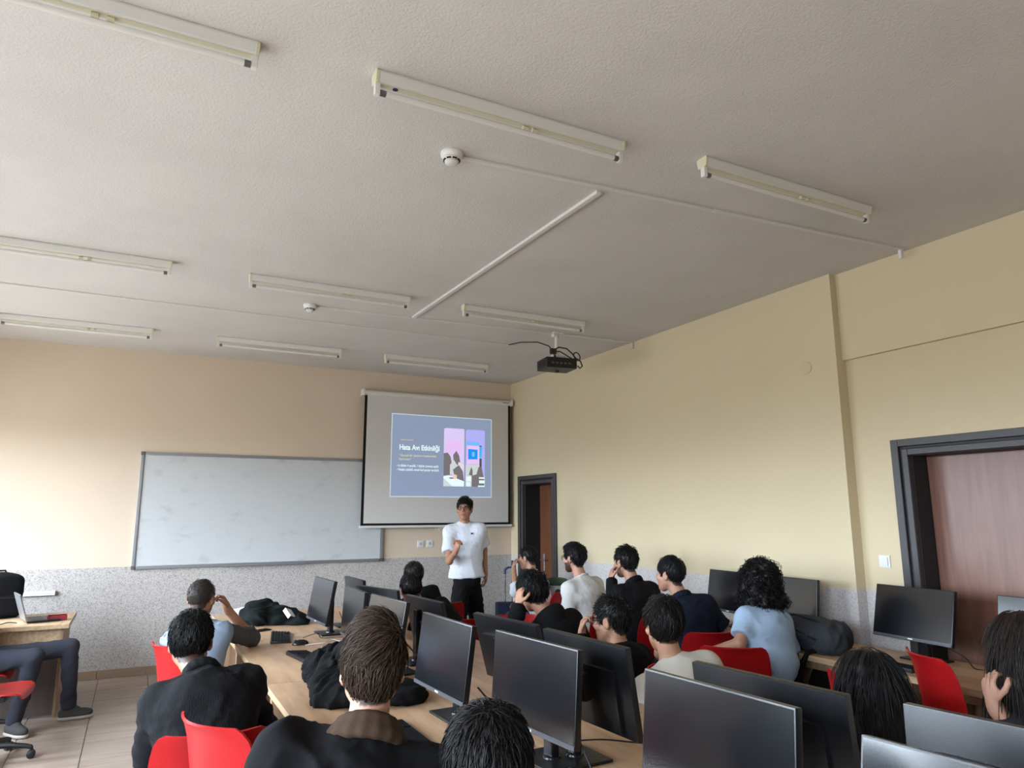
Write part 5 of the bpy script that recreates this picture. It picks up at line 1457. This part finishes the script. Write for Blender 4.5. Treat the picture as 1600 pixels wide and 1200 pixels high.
person('student in black hoodie resting head on raised left hand', (2.47, 4.41, 1.120), (2.66, 4.22, 0.535), 0, -4, -8, -14, hs=1.04, h=0.008, skin=(0.52, 0.30, 0.205), hair=dict(top=0.030, side=0.016, back=0.018, n=1500, len=0.05, lift=0.16, color=DARK, mess=0.025),
       shirt=dict(col=BLK, collar='hood', loose=0.026), nb=(2.545, 4.33, 0.965), hands={-1: dict(at=(2.335, 4.36, 1.045), elbow=(2.25, 4.30, 0.82), dir=(0.15, 0.1, 1), palm=(1, 0.2, 0), curl=0.5)})
chair('red swivel chair under the student in black hoodie', 2.66, 4.20, 0)
person('student in black with glasses and faded haircut looking left', (2.575, 3.64, 1.020), (2.66, 3.50, 0.50), -10, -28, -4, 0, hs=1.05, glasses=True, face=True, h=0.008, skin=(0.50, 0.29, 0.20), beard=0.25,
       hair=dict(top=0.026, side=0.005, back=0.006, n=1300, len=0.035, lift=0.2, color=DARK, mess=0.03), shirt=dict(col=BLK), hands={-1: dict(at=(2.42, 3.72, 0.93), elbow=(2.30, 3.60, 0.79), dir=(0.2, 0.2, 0.8), palm=(0.5, -0.5, 0), curl=0.8)})
chair('red swivel chair under the student with glasses and faded haircut', 2.66, 3.48, -10)
person('student in cream tee with wavy black hair seen from behind', (2.435, 2.985, 1.085), (2.55, 2.86, 0.535), 18, 20, -4, 0, hs=1.04, sw=1.02, h=0.008, skin=(0.54, 0.32, 0.22), hair=dict(top=0.028, side=0.014, back=0.020, n=2000, len=0.05, lift=0.12, color=(0.009, 0.007, 0.006), mess=0.02, nape=-0.01),
       shirt=dict(col=(0.58, 0.55, 0.48), sleeve='short', loose=0.024), nb=(2.44, 2.93, 0.92))
chair('red swivel chair under the student in cream tee', 2.55, 2.84, 18)
person('long straight black-haired student seen from behind at lower right', (2.345, 1.77, 1.050), (2.46, 1.66, 0.52), 10, 16, -4, 0, hs=0.95, h=0.009, skin=(0.52, 0.31, 0.22), hair=dict(style='long', top=0.014, side=0.014, back=0.016, drop=0.32, width=0.074, n=2200, len=0.16, rad=0.0020, color=(0.008, 0.007, 0.007), h=0.009, rough=0.002),
       shirt=dict(col=(0.02, 0.02, 0.024)))
chair('red swivel chair under the long black-haired student', 2.48, 1.64, 10)
# right wall side
person('student in white shirt by the corner door with hand on mouth', (3.84, 6.95, 1.180), (3.90, 6.80, 0.535), -35, -30, -2, 0, h=0.009, skin=(0.50, 0.29, 0.20), beard=0.3, hair=dict(top=0.014, side=0.005, back=0.006, n=800, len=0.02, color=DARK),
       shirt=dict(col=(0.60, 0.61, 0.64), sleeve='rolled', loose=0.024, amp=0.010), hands={-1: dict(at=(3.69, 7.00, 1.06), elbow=(3.60, 6.78, 0.86), dir=(0.2, 0.25, 0.9), palm=(0.6, -0.3, 0), curl=0.8)}, pants=(0.05, 0.08, 0.13))
chair('red swivel chair under the student in white shirt by the corner door', 3.90, 6.78, -35)
person('bearded student in white tee with black glasses', (3.555, 5.57, 1.255), (3.62, 5.42, 0.55), -12, -18, 0, 0, h=0.008, glasses=True, face=True, beard=0.95, skin=(0.50, 0.29, 0.20), hair=dict(top=0.028, side=0.010, back=0.014, quiff=0.008, n=1400, len=0.035, color=(0.006, 0.005, 0.006)),
       shirt=dict(col=(0.58, 0.57, 0.55), sleeve='short', loose=0.022), nb=(3.585, 5.50, 1.09))
chair('red swivel chair under the bearded student in white tee', 3.62, 5.40, -12, 0.02)
person('student in black shirt with hand on chin, between white tee and navy polo', (3.72, 5.02, 1.245), (3.76, 4.86, 0.55), 0, -6, -3, 0, h=0.008, skin=(0.46, 0.26, 0.18), beard=0.3, hair=dict(top=0.026, side=0.009, back=0.012, n=1300, len=0.035, lift=0.16, color=DARK),
       shirt=dict(col=BLK, collar='polo', loose=0.024), nb=(3.745, 4.94, 1.085), hands={-1: dict(at=(3.60, 5.06, 1.10), elbow=(3.50, 4.90, 0.90), dir=(0.2, 0.2, 0.9), palm=(0.6, -0.2, 0), curl=0.8)})
chair('red swivel chair under the student in black shirt', 3.76, 4.84, 0, 0.02)
person('student in navy polo in profile beside the wall monitors', (3.56, 4.26, 1.205), (3.66, 4.10, 0.54), 22, -18, 0, 0, h=0.008, face=True, skin=(0.52, 0.30, 0.21), beard=0.15, hair=dict(top=0.022, side=0.008, back=0.010, n=1400, len=0.035, lift=0.05, color=(0.006, 0.006, 0.007), mess=0.006, rough=0.0015),
       shirt=dict(col=(0.008, 0.011, 0.022), collar='polo', sleeve='short', loose=0.024), nb=(3.60, 4.19, 1.045), hands={1: dict(at=(4.02, 4.30, 0.82), hint=(0.6, -0.4, -1), palm=(0, 0, -1))})
chair('red swivel chair under the student in navy polo', 3.66, 4.08, 20)
person('student in light blue tee with shoulder-length curly black hair', (3.76, 3.60, 1.200), (3.66, 3.42, 0.54), 0, 2, 2, 0, sw=0.92, bulk=0.92, hs=1.0, h=0.008, skin=(0.50, 0.29, 0.20), hair=dict(style='curly', top=0.026, side=0.030, back=0.030, drop=0.10, width=0.115, n=1500, len=0.07, rad=0.0024, color=(0.007, 0.006, 0.006), h=0.008, rough=0.006),
       shirt=dict(col=(0.33, 0.44, 0.58), sleeve='short', loose=0.028, collar='crew'), nb=(3.735, 3.55, 1.035), hands={-1: dict(at=(3.42, 3.72, 0.76), elbow=(3.47, 3.50, 0.84), palm=(0.2, 0, -1))}, pants=(0.05, 0.05, 0.055))
chair('red swivel chair under the curly-haired student in light blue', 3.45, 3.56, 42)
chair('empty red swivel chair facing the wall desk by the grey-lit monitor', 3.85, 2.27, 121, 0.09)
chair('empty red swivel chair half hidden behind the long black hair', 3.42, 2.42, 95, 0.02)
person('long brown-haired student at the right edge holding a hand to her hair', (2.965, 1.565, 1.155), (3.08, 1.44, 0.535), 15, 28, -2, 0, h=0.008, skin=(0.58, 0.35, 0.26), hair=dict(style='long', top=0.016, side=0.014, back=0.016, drop=0.34, width=0.10, n=2800, len=0.18, rad=0.0019, color=(0.020, 0.013, 0.010), h=0.008, rough=0.002),
       shirt=dict(col=(0.03, 0.03, 0.035), sleeve='short'), hands={-1: dict(at=(2.80, 1.595, 0.965), elbow=(2.80, 1.45, 0.76), dir=(0.05, 0.2, 1), palm=(0.7, -0.3, 0.1), curl=0.9)})
chair('red swivel chair under the long brown-haired student at the right edge', 3.08, 1.42, 15)
# teacher desk side
person('seated person in dark slate trousers and grey sneakers at the left edge', (-1.16, 7.00, 1.20), (-1.02, 7.00, 0.56), 90, 80, 0, 0, skin=(0.50, 0.29, 0.20), hair=dict(n=400, color=DARK), shirt=dict(col=(0.018, 0.020, 0.028), loose=0.024),
       legs=dict(hip={-1: (-0.94, 7.09, 0.55), 1: (-0.94, 6.92, 0.55)}, knee={-1: (-0.39, 7.17, 0.575), 1: (-0.60, 6.80, 0.575)}, ank={-1: (-0.355, 7.20, 0.09), 1: (-0.70, 6.90, 0.09)}, toe={-1: (1, 0.05, 0), 1: (0.55, -0.75, 0)}, wide=1.05), hands={1: dict(at=(-1.10, 6.86, 0.72)), -1: dict(at=(-1.10, 7.14, 0.72))},
       pants=(0.035, 0.037, 0.050), shoes=(0.060, 0.060, 0.055), sole=(0.42, 0.38, 0.34))
chair('red swivel chair under the seated person in slate trousers', -0.98, 7.00, 90)
chair('empty red swivel chair cut by the left edge at bottom left', -0.78, 6.26, 95)
